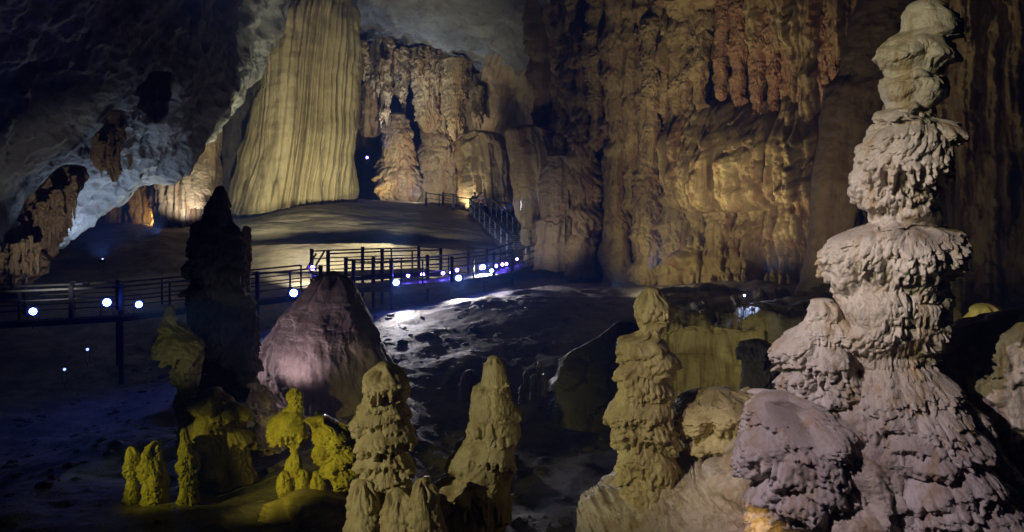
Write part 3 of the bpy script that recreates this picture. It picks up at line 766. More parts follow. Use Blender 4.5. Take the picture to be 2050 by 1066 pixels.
formation('hanging_yellow_rock', [(842, 632, 662), (852, 624, 700), (875, 622, 716), (905, 634, 724), (930, 646, 725), (955, 660, 720), (975, 668, 706), (990, 672, 695)], 15.2, M_YEL, 'craggy yellow rock tapering downwards between the mushroom and the stacked stalagmite', 'rock', st_drape(.2, 57, amp=.2, lst=rand_knobs(625, 840, 722, 970, 16, 20, .07, 8)), .8, 220, 220, 44, capbot=.6)
trio = [([(898, 255, 270), (908, 251, 276), (935, 250, 277), (950, 254, 274), (975, 252, 276), (1030, 248, 282)], 'small dim yellow stalagmite, leftmost of the yellow trio'),
        ([(886, 308, 320), (896, 290, 318), (910, 284, 320), (935, 279, 330), (955, 284, 334), (1000, 286, 338), (1040, 280, 345)], 'squat leafy yellow stalagmite, middle of the yellow trio'),
        ([(860, 364, 376), (880, 361, 379), (900, 360, 384), (912, 360, 397), (940, 360, 397), (960, 360, 392), (1000, 356, 396), (1050, 350, 402)], 'slim yellow stalagmite with a side knob, rightmost of the yellow trio')]
for k, (rows, lab) in enumerate(trio):
    formation('yellow_stalagmite', rows, 15.0, M_YEL, lab, 'stalagmite', st_drape(.15, 60 + 3 * k, amp=.16, lst=rand_knobs(250, 870, 395, 1000, 40, 14, .035, 9 + k)), .9, 150, 220, 47 + k, group='trio of yellow stalagmites')
formation('olive_mound', [(1000, 560, 660), (1015, 530, 710), (1050, 515, 740), (1150, 490, 770)], 14.0, M_OCH, 'low dark olive rock mound at the bottom below the yellow mushroom', 'rock', st_drape(.3, 70, amp=.16, lst=rand_knobs(540, 990, 720, 1066, 12, 34, .12, 2)), .8, 200, 140, 51, warp=.3, captop=.3)
formation('knobbed_boulder', [(770, 490, 515), (785, 478, 540), (810, 478, 556), (840, 486, 560), (900, 480, 575)], 17.5, M_OCH, 'dim knobbed boulder left of the mushroom and below the dark stalagmite', 'boulder', st_drape(.3, 73, amp=.16, lst=rand_knobs(480, 765, 560, 880, 10, 22, .2, 5)), .9, 180, 150, 53)

# ------------------------------------------------------------------ left middle
dk = [(376, 434, 448), (392, 424, 455), (420, 410, 460), (442, 407, 462), (450, 388, 466), (480, 386, 474), (520, 385, 484), (560, 384, 490), (600, 380, 496), (640, 378, 508), (700, 380, 512), (760, 384, 506), (840, 380, 504)]
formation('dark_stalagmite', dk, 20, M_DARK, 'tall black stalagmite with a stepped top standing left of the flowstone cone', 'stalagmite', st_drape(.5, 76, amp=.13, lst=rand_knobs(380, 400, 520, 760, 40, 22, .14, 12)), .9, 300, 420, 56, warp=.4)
formation('thin_stalagmite', [(455, 487, 497), (470, 483, 499), (520, 482, 499), (600, 480, 502), (680, 476, 508)], 20.6, M_BROWN, 'thin brown stalagmite close against the right of the tall black one', 'stalagmite', st_drape(.4, 79, amp=.07), .9, 120, 200, 58)
gp = [(615, 331, 346), (630, 328, 352), (645, 327, 350), (658, 328, 368), (672, 322, 392), (690, 318, 403), (705, 318, 405), (718, 330, 404), (735, 346, 403), (760, 354, 402), (800, 356, 400), (830, 360, 405), (860, 362, 425), (900, 362, 450), (960, 360, 480)]
formation('winged_stalagmite', gp, 17, M_OCH, 'grey green stalagmite with a wing of drips in front of the tall black one', 'stalagmite', st_drape(.3, 82, amp=.14, lst=[(362, 672, 44, 70, .2, 1), (340, 620, 16, 40, .12, .5), (375, 715, 30, 60, .12, .8), (380, 780, 30, 70, .1, .6)]), .9, 240, 360, 60)
formation('dim_rock', [(785, 410, 440), (800, 395, 470), (840, 390, 490), (880, 400, 500), (960, 380, 520)], 16.4, M_OCH, 'dim grey green rock below the winged stalagmite', 'rock', st_drape(.4, 85, amp=.13, lst=rand_knobs(390, 780, 500, 920, 12, 26, .2, 4)), .9, 180, 150, 62)
cone = [(552, 650, 682), (562, 632, 698), (580, 616, 708), (605, 598, 716), (640, 570, 735), (680, 546, 754), (715, 536, 768), (745, 538, 777), (770, 552, 782), (800, 572, 786), (860, 580, 790)]
formation('flowstone_cone', cone, 22, M_CONE, 'big smooth mauve flowstone cone in front of the boardwalk', 'stalagmite', st_cone, .95, 420, 420, 64, warp=.25)
formation('floor_boulder', [(746, 932, 950), (755, 924, 958), (775, 920, 962), (800, 920, 964)], 23.3, M_CONE, 'small dim reddish boulder on the dark floor behind the tiered stalagmite', 'boulder', st_drape(.3, 88, amp=.08), .9, 120, 90, 66)
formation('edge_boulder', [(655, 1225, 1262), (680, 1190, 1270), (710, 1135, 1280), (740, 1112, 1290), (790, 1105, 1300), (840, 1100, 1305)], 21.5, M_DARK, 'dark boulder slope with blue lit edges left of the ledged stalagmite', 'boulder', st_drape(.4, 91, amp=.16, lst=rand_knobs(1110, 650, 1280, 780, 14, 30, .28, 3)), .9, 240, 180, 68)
for k, (x, y, w, h) in enumerate(((1054, 745, 12, 30), (1079, 726, 9, 46), (1070, 752, 14, 40), (1090, 750, 10, 34), (1047, 772, 12, 28))):
    formation('crystal_knob', [(y, x - w * .3, x + w * .3), (y + h * .4, x - w * .5, x + w * .5), (y + h + 8, x - w * .6, x + w * .6)], 23.0, M_COL,
              ['leftmost pale knob of the small cluster on the dark floor', 'slim tallest pale knob of the small cluster on the dark floor', 'thickest pale knob in the middle of the small floor cluster', 'pale knob at the right end of the small floor cluster', 'lowest pale knob at the near side of the small floor cluster'][k],
              'stalagmite', st_drape(.16, 94 + k, amp=.15), .9, 60, 60, 70 + k, group='small knobs on the dark floor')

# ------------------------------------------------------------------ far formations
gi = [(-160, 590, 690), (-60, 575, 700), (0, 560, 708), (20, 546, 715), (50, 532, 720), (100, 523, 722), (160, 513, 722), (250, 501, 720), (300, 491, 716), (350, 481, 712), (400, 471, 709), (450, 463, 702), (480, 460, 700)]
formation('giant_flowstone_column', gi, 58, M_GIANT, 'giant yellow fluted flowstone column lit from below at the back of the hall', 'column', st_giant, .8, 560, 560, 80, captop=.5, warp=.2, fold=False)
far = [
    ('pale_column', [(235, 392, 425), (260, 380, 432), (320, 378, 430), (380, 385, 425), (420, 395, 430)], 60, M_BACK, 'pale fluted drapery left of the giant column under the ceiling edge', st_curtain(1.2, .3, 3)),
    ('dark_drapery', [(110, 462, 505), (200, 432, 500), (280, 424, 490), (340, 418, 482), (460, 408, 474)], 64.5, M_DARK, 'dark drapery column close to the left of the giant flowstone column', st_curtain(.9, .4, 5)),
    ('amber_drapery', [(340, 275, 325), (380, 270, 326), (430, 272, 328), (480, 274, 325)], 62, M_BACK, 'drapery lit amber under the slanting ceiling edge', st_curtain(1.4, .3, 7)),
    ('white_drapery', [(320, 335, 385), (370, 328, 392), (420, 326, 392), (470, 330, 390)], 61, M_BACK, 'white and yellow drapery between the amber one and the pale one', st_curtain(1.4, .4, 9)),
    ('brown_curtain', [(330, 225, 265), (400, 220, 268), (480, 215, 268)], 63, M_BACK, 'dim brown curtain farthest left beneath the ceiling edge', st_curtain(1.0, .3, 11)),
    ('lumpy_pillar', [(235, 775, 815), (265, 766, 828), (300, 764, 832), (340, 762, 828), (372, 764, 828), (395, 768, 824), (420, 770, 822)], 70, M_BACK, 'lumpy pillar with an amber lit side right behind the giant column', st_drape(1.8, 101, amp=.22)),
    ('rust_drapery', [(175, 728, 760), (230, 724, 764), (262, 728, 758), (275, 735, 750)], 72, M_BACK, 'rust coloured drapery hanging right beside the giant column', st_curtain(1.4, .3, 13)),
    ('back_pillar', [(250, 840, 905), (300, 842, 920), (350, 838, 928), (400, 836, 940), (430, 836, 940)], 73, M_BACK, 'broad rough pillar at the very back of the hall', st_drape(2.2, 104, amp=.2)),
    ('fluted_curtain', [(272, 942, 985), (290, 936, 1000), (350, 938, 1006), (395, 945, 1008), (420, 950, 1006)], 58, M_BACK, 'grey fluted curtain rising behind the top of the stairs', st_curtain(1.6, .45, 15)),
    ('slanting_drapery', [(290, 990, 1060), (350, 1006, 1090), (410, 1012, 1085), (440, 1015, 1070)], 60, M_BACK, 'shadowed drapery right of the grey fluted curtain', st_drape(2.0, 107, amp=.2)),
    ('ribbed_stalagmite', [(390, 1046, 1058), (410, 1042, 1064), (450, 1042, 1064), (480, 1044, 1064), (500, 1042, 1066)], 50, M_BACK, 'narrow ribbed stalagmite standing by the foot of the stairs', st_drape(.5, 110, amp=.15, tall=.6)),
    ('fluted_pillar', [(315, 1105, 1135), (345, 1098, 1140), (400, 1094, 1142), (430, 1098, 1142), (436, 1086, 1140), (480, 1080, 1140), (540, 1070, 1146)], 46, M_BACK, 'fluted pillar with a broken waist to the right of the stairs', st_curtain(1.5, .22, 17)),
    ('hollow_pillar', [(265, 1030, 1085), (320, 1036, 1100), (400, 1050, 1105), (470, 1062, 1105), (540, 1066, 1100)], 50, M_BACK, 'dark drapery pillar between the stairs and the fluted pillar', st_curtain(1.1, .4, 19)),
    ('tapered_column', [(-80, 1750, 1840), (0, 1722, 1832), (60, 1702, 1816), (100, 1692, 1800), (150, 1682, 1786), (166, 1668, 1782), (176, 1656, 1778), (205, 1650, 1770), (300, 1640, 1738), (400, 1630, 1726), (500, 1616, 1716), (600, 1596, 1700), (640, 1585, 1700)], 28, M_SMOOTH, 'tall smooth tan column that leans behind the pale lumpy one', st_smooth),
]
for nm, rows, Y, m, lab, stl in far:
    formation(nm, rows, Y, m, lab, 'column' if 'pillar' in nm or 'column' in nm else ('stalagmite' if 'stalag' in nm else 'drapery'), stl, .85, 260, 300, int(rows[0][0]) % 50, captop=.5, fold='drap' not in nm)

# hanging draperies of the far ceiling and of the near ceiling (top to tip)
hang = [
    ([(95, 745, 790), (125, 740, 800), (150, 748, 790), (175, 758, 780), (190, 765, 772)], 72, M_BACK, 'grey fringe of stalactites under the far ceiling right of the giant column'),
    ([(100, 790, 822), (140, 790, 820), (175, 794, 812), (195, 800, 806)], 71, M_BACK, 'pointed stalactite cluster second from the giant column'),
    ([(100, 825, 885), (150, 826, 882), (210, 832, 876), (250, 842, 872), (262, 850, 860)], 70, M_BACK, 'largest stalactite cluster at the middle of the far ceiling'),
    ([(120, 890, 935), (200, 892, 930), (260, 900, 925), (280, 908, 915)], 66, M_BACK, 'brown stalactite cluster rightmost under the far ceiling'),
    ([(225, 222, 250), (262, 204, 246), (290, 188, 240), (320, 186, 236), (345, 218, 234), (362, 224, 230)], 33, M_BROWN, 'brown two pointed stalactite hanging in the middle of the slanting ceiling'),
    ([(335, 128, 165), (370, 95, 160), (400, 62, 146), (440, 50, 132), (480, 52, 122), (505, 70, 105)], 33, M_BROWN, 'broad brown drapery with long fringe under the slanting ceiling on the left'),
    ([(455, 30, 60), (490, 8, 70), (530, -8, 84), (570, -12, 60), (590, -10, 20)], 32, M_BROWN, 'lowest ragged brown drapery at the left edge of the picture'),
    ([(310, 256, 263), (325, 256, 263), (338, 258, 261)], 36, M_BROWN, 'single tiny stalactite on the slanting ceiling'),
    ([(150, 300, 345), (185, 282, 340), (220, 288, 330), (240, 305, 322)], 33, M_BROWN, 'dark red stalactite hump high on the slanting ceiling'),
]
for k, (rows, Y, m, lab) in enumerate(hang):
    big = (rows[1][2] - rows[1][1]) * Y / FPX
    formation('stalactite_cluster', rows, Y, m, lab, 'stalactite', st_drape(max(.2, big * .3), 120 + 3 * k, amp=.28, tall=3.2), .7, 190, 220, 90 + k, captop=.3, capbot=1.0, warp=1.6,
              group='stalactites hanging from the ceiling')

# the knobbly organ pipes in front of the right wall and the bulge that hangs among them
PIPES = [(1228, -60, 430, 21, 41.2), (1257, -60, 420, 19, 41.0), (1284, -60, 300, 18, 40.4), (1304, 40, 330, 15, 39.8), (1332, -60, 232, 20, 39.8), (1354, 50, 235, 20, 39.2), (1376, 60, 215, 13, 38.6), (1400, 30, 222, 18, 38.2),
         (1372, -60, 80, 46, 38.6), (1196, -60, 300, 20, 42.5), (1292, 60, 600, 24, 40.6), (1346, 120, 600, 25, 39.9), (1396, 180, 600, 28, 39.2), (1234, 100, 600, 24, 41.8), (1178, 60, 590, 28, 43.8), (1446, 240, 600, 27, 38.4), (1498, 300, 600, 30, 37.6),
         (1446, -60, 200, 14, 37.4), (1484, -60, 215, 17, 37.2), (1516, -60, 232, 15, 36.8), (1546, -60, 225, 18, 36.5), (1574, -60, 240, 14, 36.2), (1600, -60, 262, 17, 35.9), (1626, -60, 280, 13, 35.6), (1650, -60, 250, 15, 35.2), (1672, -60, 160, 14, 34.8)]
PLAB = ['leftmost tall knobbly pipe of the upper right wall', 'tall knobbly pipe second from the left on the right wall', 'slim knobbly pipe third from the left on the right wall', 'thin pipe with a long tapering tip in the middle of the right wall',
        'pipe ending above the left end of the bulge', 'thick pipe above the left part of the bulge', 'thinnest hanging pipe left of the pale tipped one', 'hanging pipe whose tip touches the top of the bulge', 'stout bulb of rock at the top of the right wall',
        'dim pipe at the dark left end of the right wall', 'lit olive pillar rising under the thin tapering pipe', 'olive pillar at the foot of the wall below the left of the bulge', 'thick olive pillar at the foot of the wall below the bulge', 'olive pillar beneath the two leftmost pipes',
        'squat pillar at the wall foot next to the fluted pillar', 'low olive pillar at the wall foot right of the thick one', 'lowest broad pillar at the foot of the right wall', 'narrow reddish pipe, first from left above the bulge', 'reddish pipe, second from left above the bulge', 'reddish pipe, third from left above the bulge',
        'widest reddish pipe above the middle of the bulge', 'narrow reddish pipe right of the widest one', 'reddish pipe reaching down to the right end of the bulge', 'long thin reddish pipe beside the right end of the bulge', 'reddish pipe next to the smooth tan column', 'short reddish pipe touching the top of the smooth tan column']
rs = random.Random(11)
for k, (x, ya, yb, w, Y) in enumerate(PIPES):
    rows = []; y = ya; cx = x; hang_ = yb < 500
    while y < yb:
        f = (y - ya) / (yb - ya)
        tp = (1.15 - .55 * f ** 1.6) if hang_ else (.7 + .55 * f)
        ww = w * tp * (.84 + .3 * rs.random())
        rows.append((y, cx - ww * (.85 + .3 * rs.random()), cx + ww * (.85 + .3 * rs.random())))
        cx += rs.uniform(-2.5, 2.5); y += rs.uniform(14, 30)
    e = w * (.22 if hang_ else 1.3)
    rows.append((yb, cx - e, cx + e))
    formation('rock_pipe', rows, Y + .8, M_RED if 16 < k else M_WALL, PLAB[k], 'stalactite' if hang_ else 'column', st_drape(w * Y / FPX * (.8 + .9 * rs.random()), 200 + 3 * k, amp=.12 + .14 * rs.random(), tall=1.5 + 2.5 * rs.random()), .9, 110, 260, k, captop=.5, capbot=1.0 if hang_ else 0, warp=.5, group='pipes of the right wall')

rs = random.Random(5)
for k in range(54):
    x = 728 + 235 * rs.random(); y = 95 + 60 * rs.random() + max(0, x - 880) * .5; L_ = 25 + 95 * rs.random() ** 1.7; w = 2.5 + 5 * rs.random()
    formation('thin_stalactite', [(y - 20, x - w, x + w), (y + L_ * .5, x - w * .8, x + w * .8), (y + L_ * .9, x - w * .45, x + w * .35), (y + L_, x - w * .2, x + w * .2)], 66 + 6 * rs.random(), M_BACK,
              'thin grey stalactite in the fringe under the far ceiling', 'stalactite', st_drape(.5, 160 + k, amp=.3, tall=3), .9, 40, 60, 100 + k, captop=.3, capbot=1.0, group='thin stalactites of the far ceiling')

for lab, grp, n_, x0, x1, yf, Y0, lmin, lmax in (
        ('thin tan stalactite in the fringe of the broad drapery under the slanting ceiling', 'fringe of the broad drapery', 18, 56, 150, lambda x: 470 - (x - 56) * .75, 32.0, 24, 62),
        ('thin tan stalactite below the lowest drapery at the left edge', 'fringe of the lowest drapery', 12, -6, 78, lambda x: 545 - x * .35, 31.0, 20, 52),
        ('thin brown stalactite beside the two pointed one on the slanting ceiling', 'tips beside the two pointed stalactite', 5, 192, 240, lambda x: 318 - (x - 192) * .3, 32.2, 12, 36)):
    for k in range(n_):
        x = x0 + (x1 - x0) * (k + rs.random() * .8) / n_; y = yf(x) + rs.uniform(-12, 12); L_ = rs.uniform(lmin, lmax); w = rs.uniform(2.2, 5)
        formation('thin_stalactite', [(y - 40, x - w * 1.6, x + w * 1.6), (y, x - w, x + w), (y + L_ * .6, x - w * .7, x + w * .6), (y + L_, x - w * .25, x + w * .2)], Y0 + rs.uniform(-.5, .4), M_BROWN, lab, 'stalactite',
                  st_drape(.22, 300 + k, amp=.25, tall=3), .9, 36, 60, 130 + k, captop=.3, capbot=1.0, group=grp)


# ------------------------------------------------------------------ boardwalks
def rail_run(root, pts, h=1.1, gap=1.9, thick=.09, small=2):
    """posts and rails along a polyline, each post its own part"""
    for a, b in zip(pts[:-1], pts[1:]):
        a = Vector(a); b = Vector(b); L_ = (b - a).length
        k = max(1, round(L_ / gap))
        for hh, w in ((h, .07), (h * .66, .045), (h * .33, .045)):
            m = MB(); m.bar(a + Vector((0, 0, hh)), b + Vector((0, 0, hh)), w, w); m.build('rail', M_STEEL, root)
        for i in range(k + 1):
            p = a.lerp(b, i / k)
            m = MB(); t = thick * (1.7 if i % small == 0 else .8)
            m.box((p.x, p.y, p.z + h / 2 + (.06 if i % small == 0 else 0)), (t, t, h + (.12 if i % small == 0 else 0))); m.build('post', M_STEEL, root)


def boardwalk(label, pts, width, legs=True, rail_far=True, rail_near=True, h=1.1, group=None):
    root = empty('boardwalk', tuple(map(float, pts[0])))
    base = Vector(pts[0])
    tag(root, label, 'boardwalk', group)
    P = [Vector(p) - base for p in pts]
    deck = MB(); leg_i = 0
    far_, near_ = [], []
    for i, p in enumerate(P):
        d = (P[min(i + 1, len(P) - 1)] - P[max(i - 1, 0)]); d.z = 0; d.normalize()
        nrm = Vector((-d.y, d.x, 0))
        if nrm.y < 0: nrm = -nrm
        far_.append(p + nrm * width / 2); near_.append(p - nrm * width / 2)
    for a, b in zip(P[:-1], P[1:]):
        L_ = (b - a).length; k = int(L_ / .22)
        d = (b - a).normalized(); nrm = Vector((-d.y, d.x, 0)).normalized()
        for i in range(k):
            c = a.lerp(b, (i + .5) / k)
            deck.bar(c - nrm * width / 2, c + nrm * width / 2, .20, .05)
    deck.build('deck', M_WOOD, root)
    for side in (far_, near_):
        m = MB()
        for a, b in zip(side[:-1], side[1:]):
            m.bar(a - Vector((0, 0, .14)), b - Vector((0, 0, .14)), .08, .2)
        m.build('beam', M_STEEL, root)
    if legs:
        for a, b, a2, b2 in zip(far_[:-1], far_[1:], near_[:-1], near_[1:]):
            k = max(1, int((b - a).length / 2.6))
            for i in range(k):
                for q0, q1 in ((a, b), (a2, b2)):
                    c = q0.lerp(q1, i / k)
                    g = float(floor_z(np.array([c.x + base.x]), np.array([c.y + base.y]))[0]) - base.z - .3
                    if g < c.z - .4:
                        m = MB(); m.bar((c.x, c.y, g), (c.x, c.y, c.z - .24), .13, .13); m.build('leg', M_STEEL, root)
    if rail_far: rail_run(root, far_, h)
    if rail_near: rail_run(root, near_, h)
    return root

boardwalk('dark boardwalk with steel railing crossing the left side behind the black stalagmite', [W(-60, 642, 29), W(240, 626, 31), W(500, 597, 34), W(622, 582, 36)], 1.8)
boardwalk('raised boardwalk with railing seen against the bright flowstone band', [W(640, 552, 37.5), W(745, 546, 39), W(860, 541, 41)], 2.2)
boardwalk('lower boardwalk with railing running to the foot of the stairs', [W(700, 572, 35.4), W(765, 570, 36), W(880, 562, 38.5), W(1000, 545, 43), W(1052, 524, 46.5)], 1.6)

# link steps between the low and the raised boardwalk
root = empty('short_stairs', tuple(W(630, 580, 36.4)))
tag(root, 'short flight of steps joining the left boardwalk to the raised one', 'stairs')
b0 = Vector(W(630, 580, 36.4))
s0 = Vector(W(624, 582, 36.2)) - b0; s1 = Vector(W(641, 553, 37.4)) - b0
for i in range(5):
    c = s0.lerp(s1, (i + .5) / 5)
    m = MB(); m.box((c.x, c.y, c.z), (.30, 1.6, .05)); m.build('tread', M_WOOD, root)
for dy in (-.8, .8):
    m = MB(); m.bar(s0 + Vector((0, dy, -.1)), s1 + Vector((0, dy, -.1)), .06, .22); m.build('stringer', M_STEEL, root)
    m = MB(); m.bar(s0 + Vector((0, dy, 1.1)), s1 + Vector((0, dy, 1.1)), .07, .07); m.build('handrail', M_STEEL, root)

# long stairs
bot = Vector(W(1052, 512, 47.5)); top = Vector(W(962, 428, 55.5))
root = empty('staircase', bot)
tag(root, 'long steel staircase with handrails climbing left to the upper level', 'stairs')
d = top - bot; flat = Vector((d.x, d.y, 0)).normalized(); side = Vector((-flat.y, flat.x, 0))
for i in range(22):
    c = d * ((i + .5) / 22)
    m = MB(); m.bar(c - side * .8, c + side * .8, .34, .06); m.build('tread', M_WOOD, root)
for sgn in (-1, 1):
    o = side * .8 * sgn
    m = MB(); m.bar(o + Vector((0, 0, -.12)), o + d + Vector((0, 0, -.12)), .07, .26); m.build('stringer', M_STEEL, root)
    for hh in (1.05, .55):
        m = MB(); m.bar(o + Vector((0, 0, hh)), o + d + Vector((0, 0, hh)), .07, .07); m.build('handrail', M_STEEL, root)
    for i in range(9):
        p = o + d * (i / 8)
        m = MB(); m.bar(p, p + Vector((0, 0, 1.05)), .08, .08); m.build('post', M_STEEL, root)
for i in range(4):
    p = d * ((i + .5) / 4)
    m = MB(); m.bar(p + Vector((0, 0, -3)), p + Vector((0, 0, -.2)), .14, .14); m.build('support', M_STEEL, root)
boardwalk('upper landing walk with railing from the staircase towards the giant column', [W(962, 430, 55.8), W(925, 424, 57.5), W(870, 416, 60)], 1.6, legs=False)

# ------------------------------------------------------------------ people on the landing
def person(loc, rz, label, shirt):
    root = empty('person', loc, (0, 0, rz))
    tag(root, label, 'person')
    J = {'pel': (0, 0, .92, .13), 'wa': (0, 0, 1.08, .125), 'ch': (0, .01, 1.28, .155), 'ne': (0, 0, 1.45, .06), 'he': (0, -.02, 1.56, .085), 'cr': (0, -.01, 1.66, .075),
         'hl': (-.09, 0, .86, .09), 'kl': (-.10, -.03, .48, .062), 'al': (-.10, .01, .08, .045), 'tl': (-.11, -.15, .03, .038),
         'hr': (.09, 0, .86, .09), 'kr': (.10, .02, .48, .062), 'ar': (.11, .06, .08, .045), 'tr': (.12, -.09, .03, .038),
         'sl': (-.19, 0, 1.38, .062), 'el': (-.25, .02, 1.10, .046), 'wl': (-.20, -.15, .92, .034), 'fl': (-.19, -.22, .86, .03),
         'sr': (.19, 0, 1.38, .062), 'er': (.25, .02, 1.10, .046), 'wr': (.22, -.12, .90, .034), 'fr': (.21, -.18, .83, .03)}
    E = ['pel wa', 'wa ch', 'ch ne', 'ne he', 'he cr', 'pel hl', 'hl kl', 'kl al', 'al tl', 'pel hr', 'hr kr', 'kr ar', 'ar tr', 'ch sl', 'sl el', 'el wl', 'wl fl', 'ch sr', 'sr er', 'er wr', 'wr fr']
    def skin(name, keys, grow, mat, cut=None):
        ks = list(keys); ed = [e.split() for e in E]
        ed = [(ks.index(a), ks.index(b)) for a, b in ed if a in ks and b in ks]
        me = bpy.data.meshes.new(name); me.from_pydata([J[k][:3] for k in ks], ed, []); me.update()
        o = link(name, me, mat, root)
        md = o.modifiers.new('skin', 'SKIN'); md.use_smooth_shade = True
        for i, k in enumerate(ks):
            me.skin_vertices[0].data[i].radius = (J[k][3] * grow, J[k][3] * grow)
        me.skin_vertices[0].data[0].use_root = True
        sb = o.modifiers.new('sub', 'SUBSURF'); sb.levels = 1; sb.render_levels = 1
        return o
    skin('body', J, 1.0, M_SKIN)
    skin('shirt', ['wa', 'ch', 'sl', 'el', 'sr', 'er'], 1.14, shirt)
    skin('trousers', ['pel', 'hl', 'kl', 'al', 'hr', 'kr', 'ar'], 1.16, M_CLOTH)
    h = MB(); h.lathe([(.02, 1.70), (.07, 1.69), (.098, 1.64), (.10, 1.58), (.09, 1.53)], (0, .025, 0), n=14); h.build('hair', M_HAIR, root)

person(tuple(W(951, 433, 55.6)), R(200), 'person in dark clothes standing left at the top of the stairs', M_CLOTH)
person(tuple(W(964, 434, 55.0)), R(20), 'person in a pale shirt standing right at the top of the stairs', M_CLOTHW)


# ------------------------------------------------------------------ floodlights
def floodlight(px, py, Y, size, target, label, lens=None, power=0, col=COOL, angle=110, ground=.35):
    p = W(px, py, Y); size *= .9
    root = empty('floodlight', tuple(map(float, p - np.array([0, 0, size * .5 + ground]))))
    tag(root, label, 'lamp', 'floodlights of the cave')
    d = Vector(tuple(target)) - Vector(tuple(p))
    rot = d.to_track_quat('-Y', 'Z').to_euler()     # local -Y looks at the target
    hgt = size * .5 + ground
    s = size
    hb = MB()
    hb.add([(-s * .3, s * .45, -s * .22), (s * .3, s * .45, -s * .22), (s * .3, s * .45, s * .22), (-s * .3, s * .45, s * .22),
            (-s * .56, 0, -s * .42), (s * .56, 0, -s * .42), (s * .56, 0, s * .42), (-s * .56, 0, s * .42)],
           [(3, 2, 1, 0), (0, 1, 5, 4), (1, 2, 6, 5), (2, 3, 7, 6), (3, 0, 4, 7), (4, 5, 6, 7)])
    for k in range(4):
        hb.box((-s * .24 + k * s * .16, s * .5, 0), (s * .03, s * .12, s * .4))
    o = hb.build('housing', M_STEEL, root); o.location = (0, 0, hgt); o.rotation_euler = rot
    l = MB(); l.lathe([(s * .36, 0), (s * .36, s * .03), (s * .31, s * .06), (s * .16, s * .085), (.001, s * .11)], (0, -.004, 0), axis='Y', n=20)
    o = l.build('lens', lens or M_LENS, root); o.location = (0, 0, hgt); o.rotation_euler = rot
    b = MB()
    b.tube([(-s * .62, 0, hgt), (-s * .62, 0, s * .05), (s * .62, 0, s * .05), (s * .62, 0, hgt)], s * .04, 6)
    b.lathe([(s * .06, -ground * .3), (s * .06, s * .05)], n=8)
    b.build('bracket', M_STEEL, root)
    if power:
        dn = d.normalized()
        q = Vector(tuple(p)) + dn * (s * .25)
        spot('floodlight_beam', q, Vector(tuple(target)), power, col, angle, .7, s * .3)
    return root

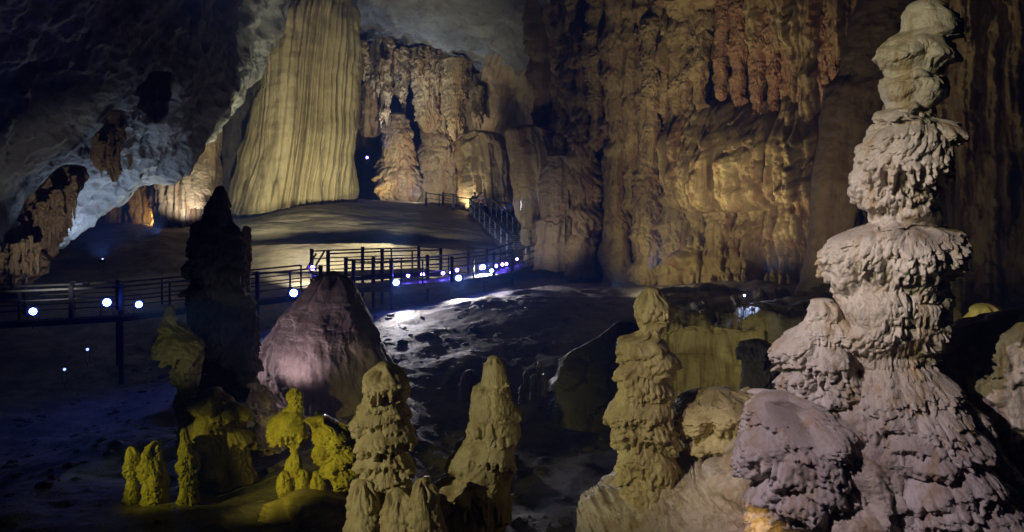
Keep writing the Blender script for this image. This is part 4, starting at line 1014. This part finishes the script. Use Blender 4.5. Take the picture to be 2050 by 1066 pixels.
V3 = lambda *a: np.array(a, float)
FL = [
    (66, 624, 28, .36, W(300, 200, 14), 'blue white floodlight farthest left on the dark boardwalk', M_LENS, 0, BLUE),
    (214, 606, 30, .42, W(450, 250, 14), 'brightest floodlight on the left boardwalk, left of the black stalagmite', M_LENS, 0, BLUE),
    (278, 610, 29, .34, W(450, 250, 14), 'floodlight on the left boardwalk nearest to the black stalagmite', M_LENS, 0, BLUE),
    (175, 700, 24, .12, W(400, 760, 16), 'small blue lamp below the brightest left floodlight', M_LENSB, 0, BLUE),
    (129, 740, 22, .11, W(400, 800, 14), 'small blue lamp lower down in the dark on the left', M_LENSB, 0, BLUE),
    (410, 748, 18, .10, W(640, 670, 21), 'small blue lamp right beside the winged stalagmite', M_LENSB, 0, BLUE),
    (588, 587, 33, .46, W(560, 660, 24), 'big star bright floodlight left of the flowstone cone', M_LENS, 160, COOL),
    (626, 537, 36, .32, W(700, 600, 20), 'violet white floodlight by the short steps above the cone', M_LENSV, 0, VIO),
    (793, 566, 35, .42, W(850, 665, 31), 'star bright floodlight right of the cone below the lower boardwalk', M_LENS, 900, (1.0, .94, .90), 80),
    (817, 553, 37, .24, W(900, 640, 22), 'small round lamp next right of the first star bright one', M_LENSV, 0, VIO),
    (846, 550, 38, .28, W(900, 640, 22), 'oval violet lamp under the middle of the lower boardwalk', M_LENSV, 0, VIO),
    (887, 548, 39, .26, W(900, 640, 22), 'violet lamp, left of the close row of three', M_LENSV, 0, VIO),
    (904, 546, 40, .28, W(950, 640, 22), 'violet lamp, middle of the close row of three', M_LENSV, 0, VIO),
    (915, 541, 41, .28, W(950, 640, 22), 'violet lamp, upper right of the close row of three', M_LENSV, 0, VIO),
    (918, 557, 38, .42, W(970, 660, 33), 'star bright floodlight just below the close row of three', M_LENS, 1400, (1.0, .94, .88), 84),
    (966, 536, 42, .48, W(1080, 640, 35), 'star bright floodlight largest on the right half of the walk', M_LENS, 2300, (1.0, .94, .86), 96),
    (984, 542, 41, .30, W(1050, 640, 26), 'round lamp right below the largest right hand floodlight', M_LENS, 0, COOL),
    (993, 533, 43, .26, W(1050, 640, 26), 'small lamp, first of the trailing row towards the stairs', M_LENSV, 0, VIO),
    (1006, 530, 44, .26, W(1050, 640, 26), 'small lamp, second of the trailing row towards the stairs', M_LENSV, 0, VIO),
    (1014, 529, 44.6, .22, W(1050, 640, 26), 'small lamp, third of the trailing row towards the stairs', M_LENSV, 0, VIO),
    (1035, 519, 45.6, .20, W(1080, 600, 30), 'tiny lamp nearest to the foot of the stairs', M_LENSV, 0, VIO),
    (826, 427, 57, .45, W(800, 560, 40), 'lone violet floodlight on the ledge right of the giant column', M_LENSV, 90, VIO),
    (735, 316, 68, .26, W(780, 340, 60), 'tiny violet lamp high behind the right edge of the giant column', M_LENSV, 0, VIO),
    (638, 826, 15.6, .13, W(560, 700, 20), 'white lamp standing on the craggy yellow rock', M_LENSS, 25, VIO),
    (651, 832, 15.5, .06, W(700, 800, 8), 'smaller violet lamp beside the white one on the yellow rock', M_LENSS, 0, VIO),
    (1490, 592, 16.4, .07, W(1600, 616, 14.4), 'tiny white lamp on the dark shelf under the right wall', M_LENSS, 25, BLUE),
    (205, 521, 37, .30, W(195, 360, 38.5), 'added low floodlight tilted up at the slanting ceiling on the far left', M_LENSS, 750, (.66, .80, 1.0), 140),  # lamp added to light the ceiling; only a lit ledge is here
    (334, 470, 58, .22, W(305, 400, 62), 'small warm lamp, left of the pair below the white drapery', M_LENSW, 0, YEL),
    (348, 470, 58, .22, W(360, 400, 62), 'small warm lamp, right of the pair below the white drapery', M_LENSW, 0, YEL),
]
for f in FL:
    floodlight(*f)

# unseen lamps and added fills, all built without fittings
spot('stair_fill', W(985, 500, 45.5), W(1005, 455, 52), 420, BLUE, 60)  # fill added so the stairs stand out from the dark
spot('cone_fill', (-9.2, 21.3, -4.5), (-5.6, 21.6, -4.3), 240, (1.0, .80, .86), 90, size=.05)  # added fill for the left side of the cone
spot('cone_front_fill', W(520, 772, 19.0), W(625, 690, 21), 150, (1.0, .80, .84), 66)  # added fill behind the boulder, brightens the cone from the front

spot('ceiling_front_lamp', W(70, 640, 26), W(130, 400, 33), 520, (1.0, .88, .70), 60)
spot('ceiling_edge_lamp', W(320, 465, 44), W(240, 395, 41), 800, (.92, .95, .82), 110)
spot('amber_lamp', W(300, 446, 59.5), W(305, 410, 62), 160, AMB, 120)
spot('white_drapery_lamp', W(372, 446, 58), W(375, 330, 61), 800, (1.0, .92, .85), 110)
spot('pillar_lamp', W(748, 400, 67), W(790, 330, 70), 200, (1.0, .70, .28), 100)
spot('back_hall_lamp', W(830, 392, 62), W(830, 220, 76), 3000, (1.0, .88, .68), 120)
spot('far_ceiling_lamp', W(770, 300, 66), W(830, 70, 66), 1500, (.70, .84, 1.0), 100)
spot('curtain_lamp', W(925, 420, 56.5), W(960, 330, 58), 300, (1.0, .85, .55), 110)
spot('pillar_foot_lamp', W(1060, 520, 41), W(1110, 420, 46), 350, (1.0, .90, .78), 90)
spot('wall_lamp_low', W(1225, 575, 36), W(1400, 420, 39), 800, (1.0, .87, .46), 125)
spot('wall_lamp_high', W(1300, 540, 30.5), W(1480, 170, 36), 2500, (1.0, .87, .56), 92)
spot('wall_cool_lamp', W(1000, 420, 50), W(1560, 260, 36), 2600, (.62, .74, 1.0), 30)
spot('tapered_column_lamp', W(1560, 545, 22), W(1690, 280, 28), 500, (1.0, .84, .58), 90)
spot('terrace_lamp', W(600, 528, 42.5), W(660, 512, 47), 1900, (1.0, .90, .58), 150)
spot('terrace_lamp_right', W(800, 528, 43), W(800, 512, 47), 1200, (1.0, .90, .58), 150)
spot('shelf_lamp', W(1420, 770, 12.4), W(1470, 700, 14), 18, (.95, .88, .25), 130)
spot('yellow_boulder_lamp', W(1900, 760, 10.2), W(1950, 660, 11.5), 22, (1.0, .85, .10), 120)

# ------------------------------------------------------------------ blue tinted haze, added for the glow round the lamps
hz = MB(); hz.box((0, 42, 9), (140, 130, 52))
mh = bpy.data.materials.new('blue_glow_haze'); mh.use_nodes = True
nt = mh.node_tree; nt.nodes.remove(nt.nodes['Principled BSDF'])
pv = nt.nodes.new('ShaderNodeVolumePrincipled')
pv.inputs['Color'].default_value = (.12, .28, 1.0, 1); pv.inputs['Density'].default_value = .0034; pv.inputs['Anisotropy'].default_value = .2
nt.links.new(pv.outputs[0], nt.nodes['Material Output'].inputs['Volume'])
HAZE = True
if HAZE:
    tag(hz.build('haze', mh), kind='stuff')
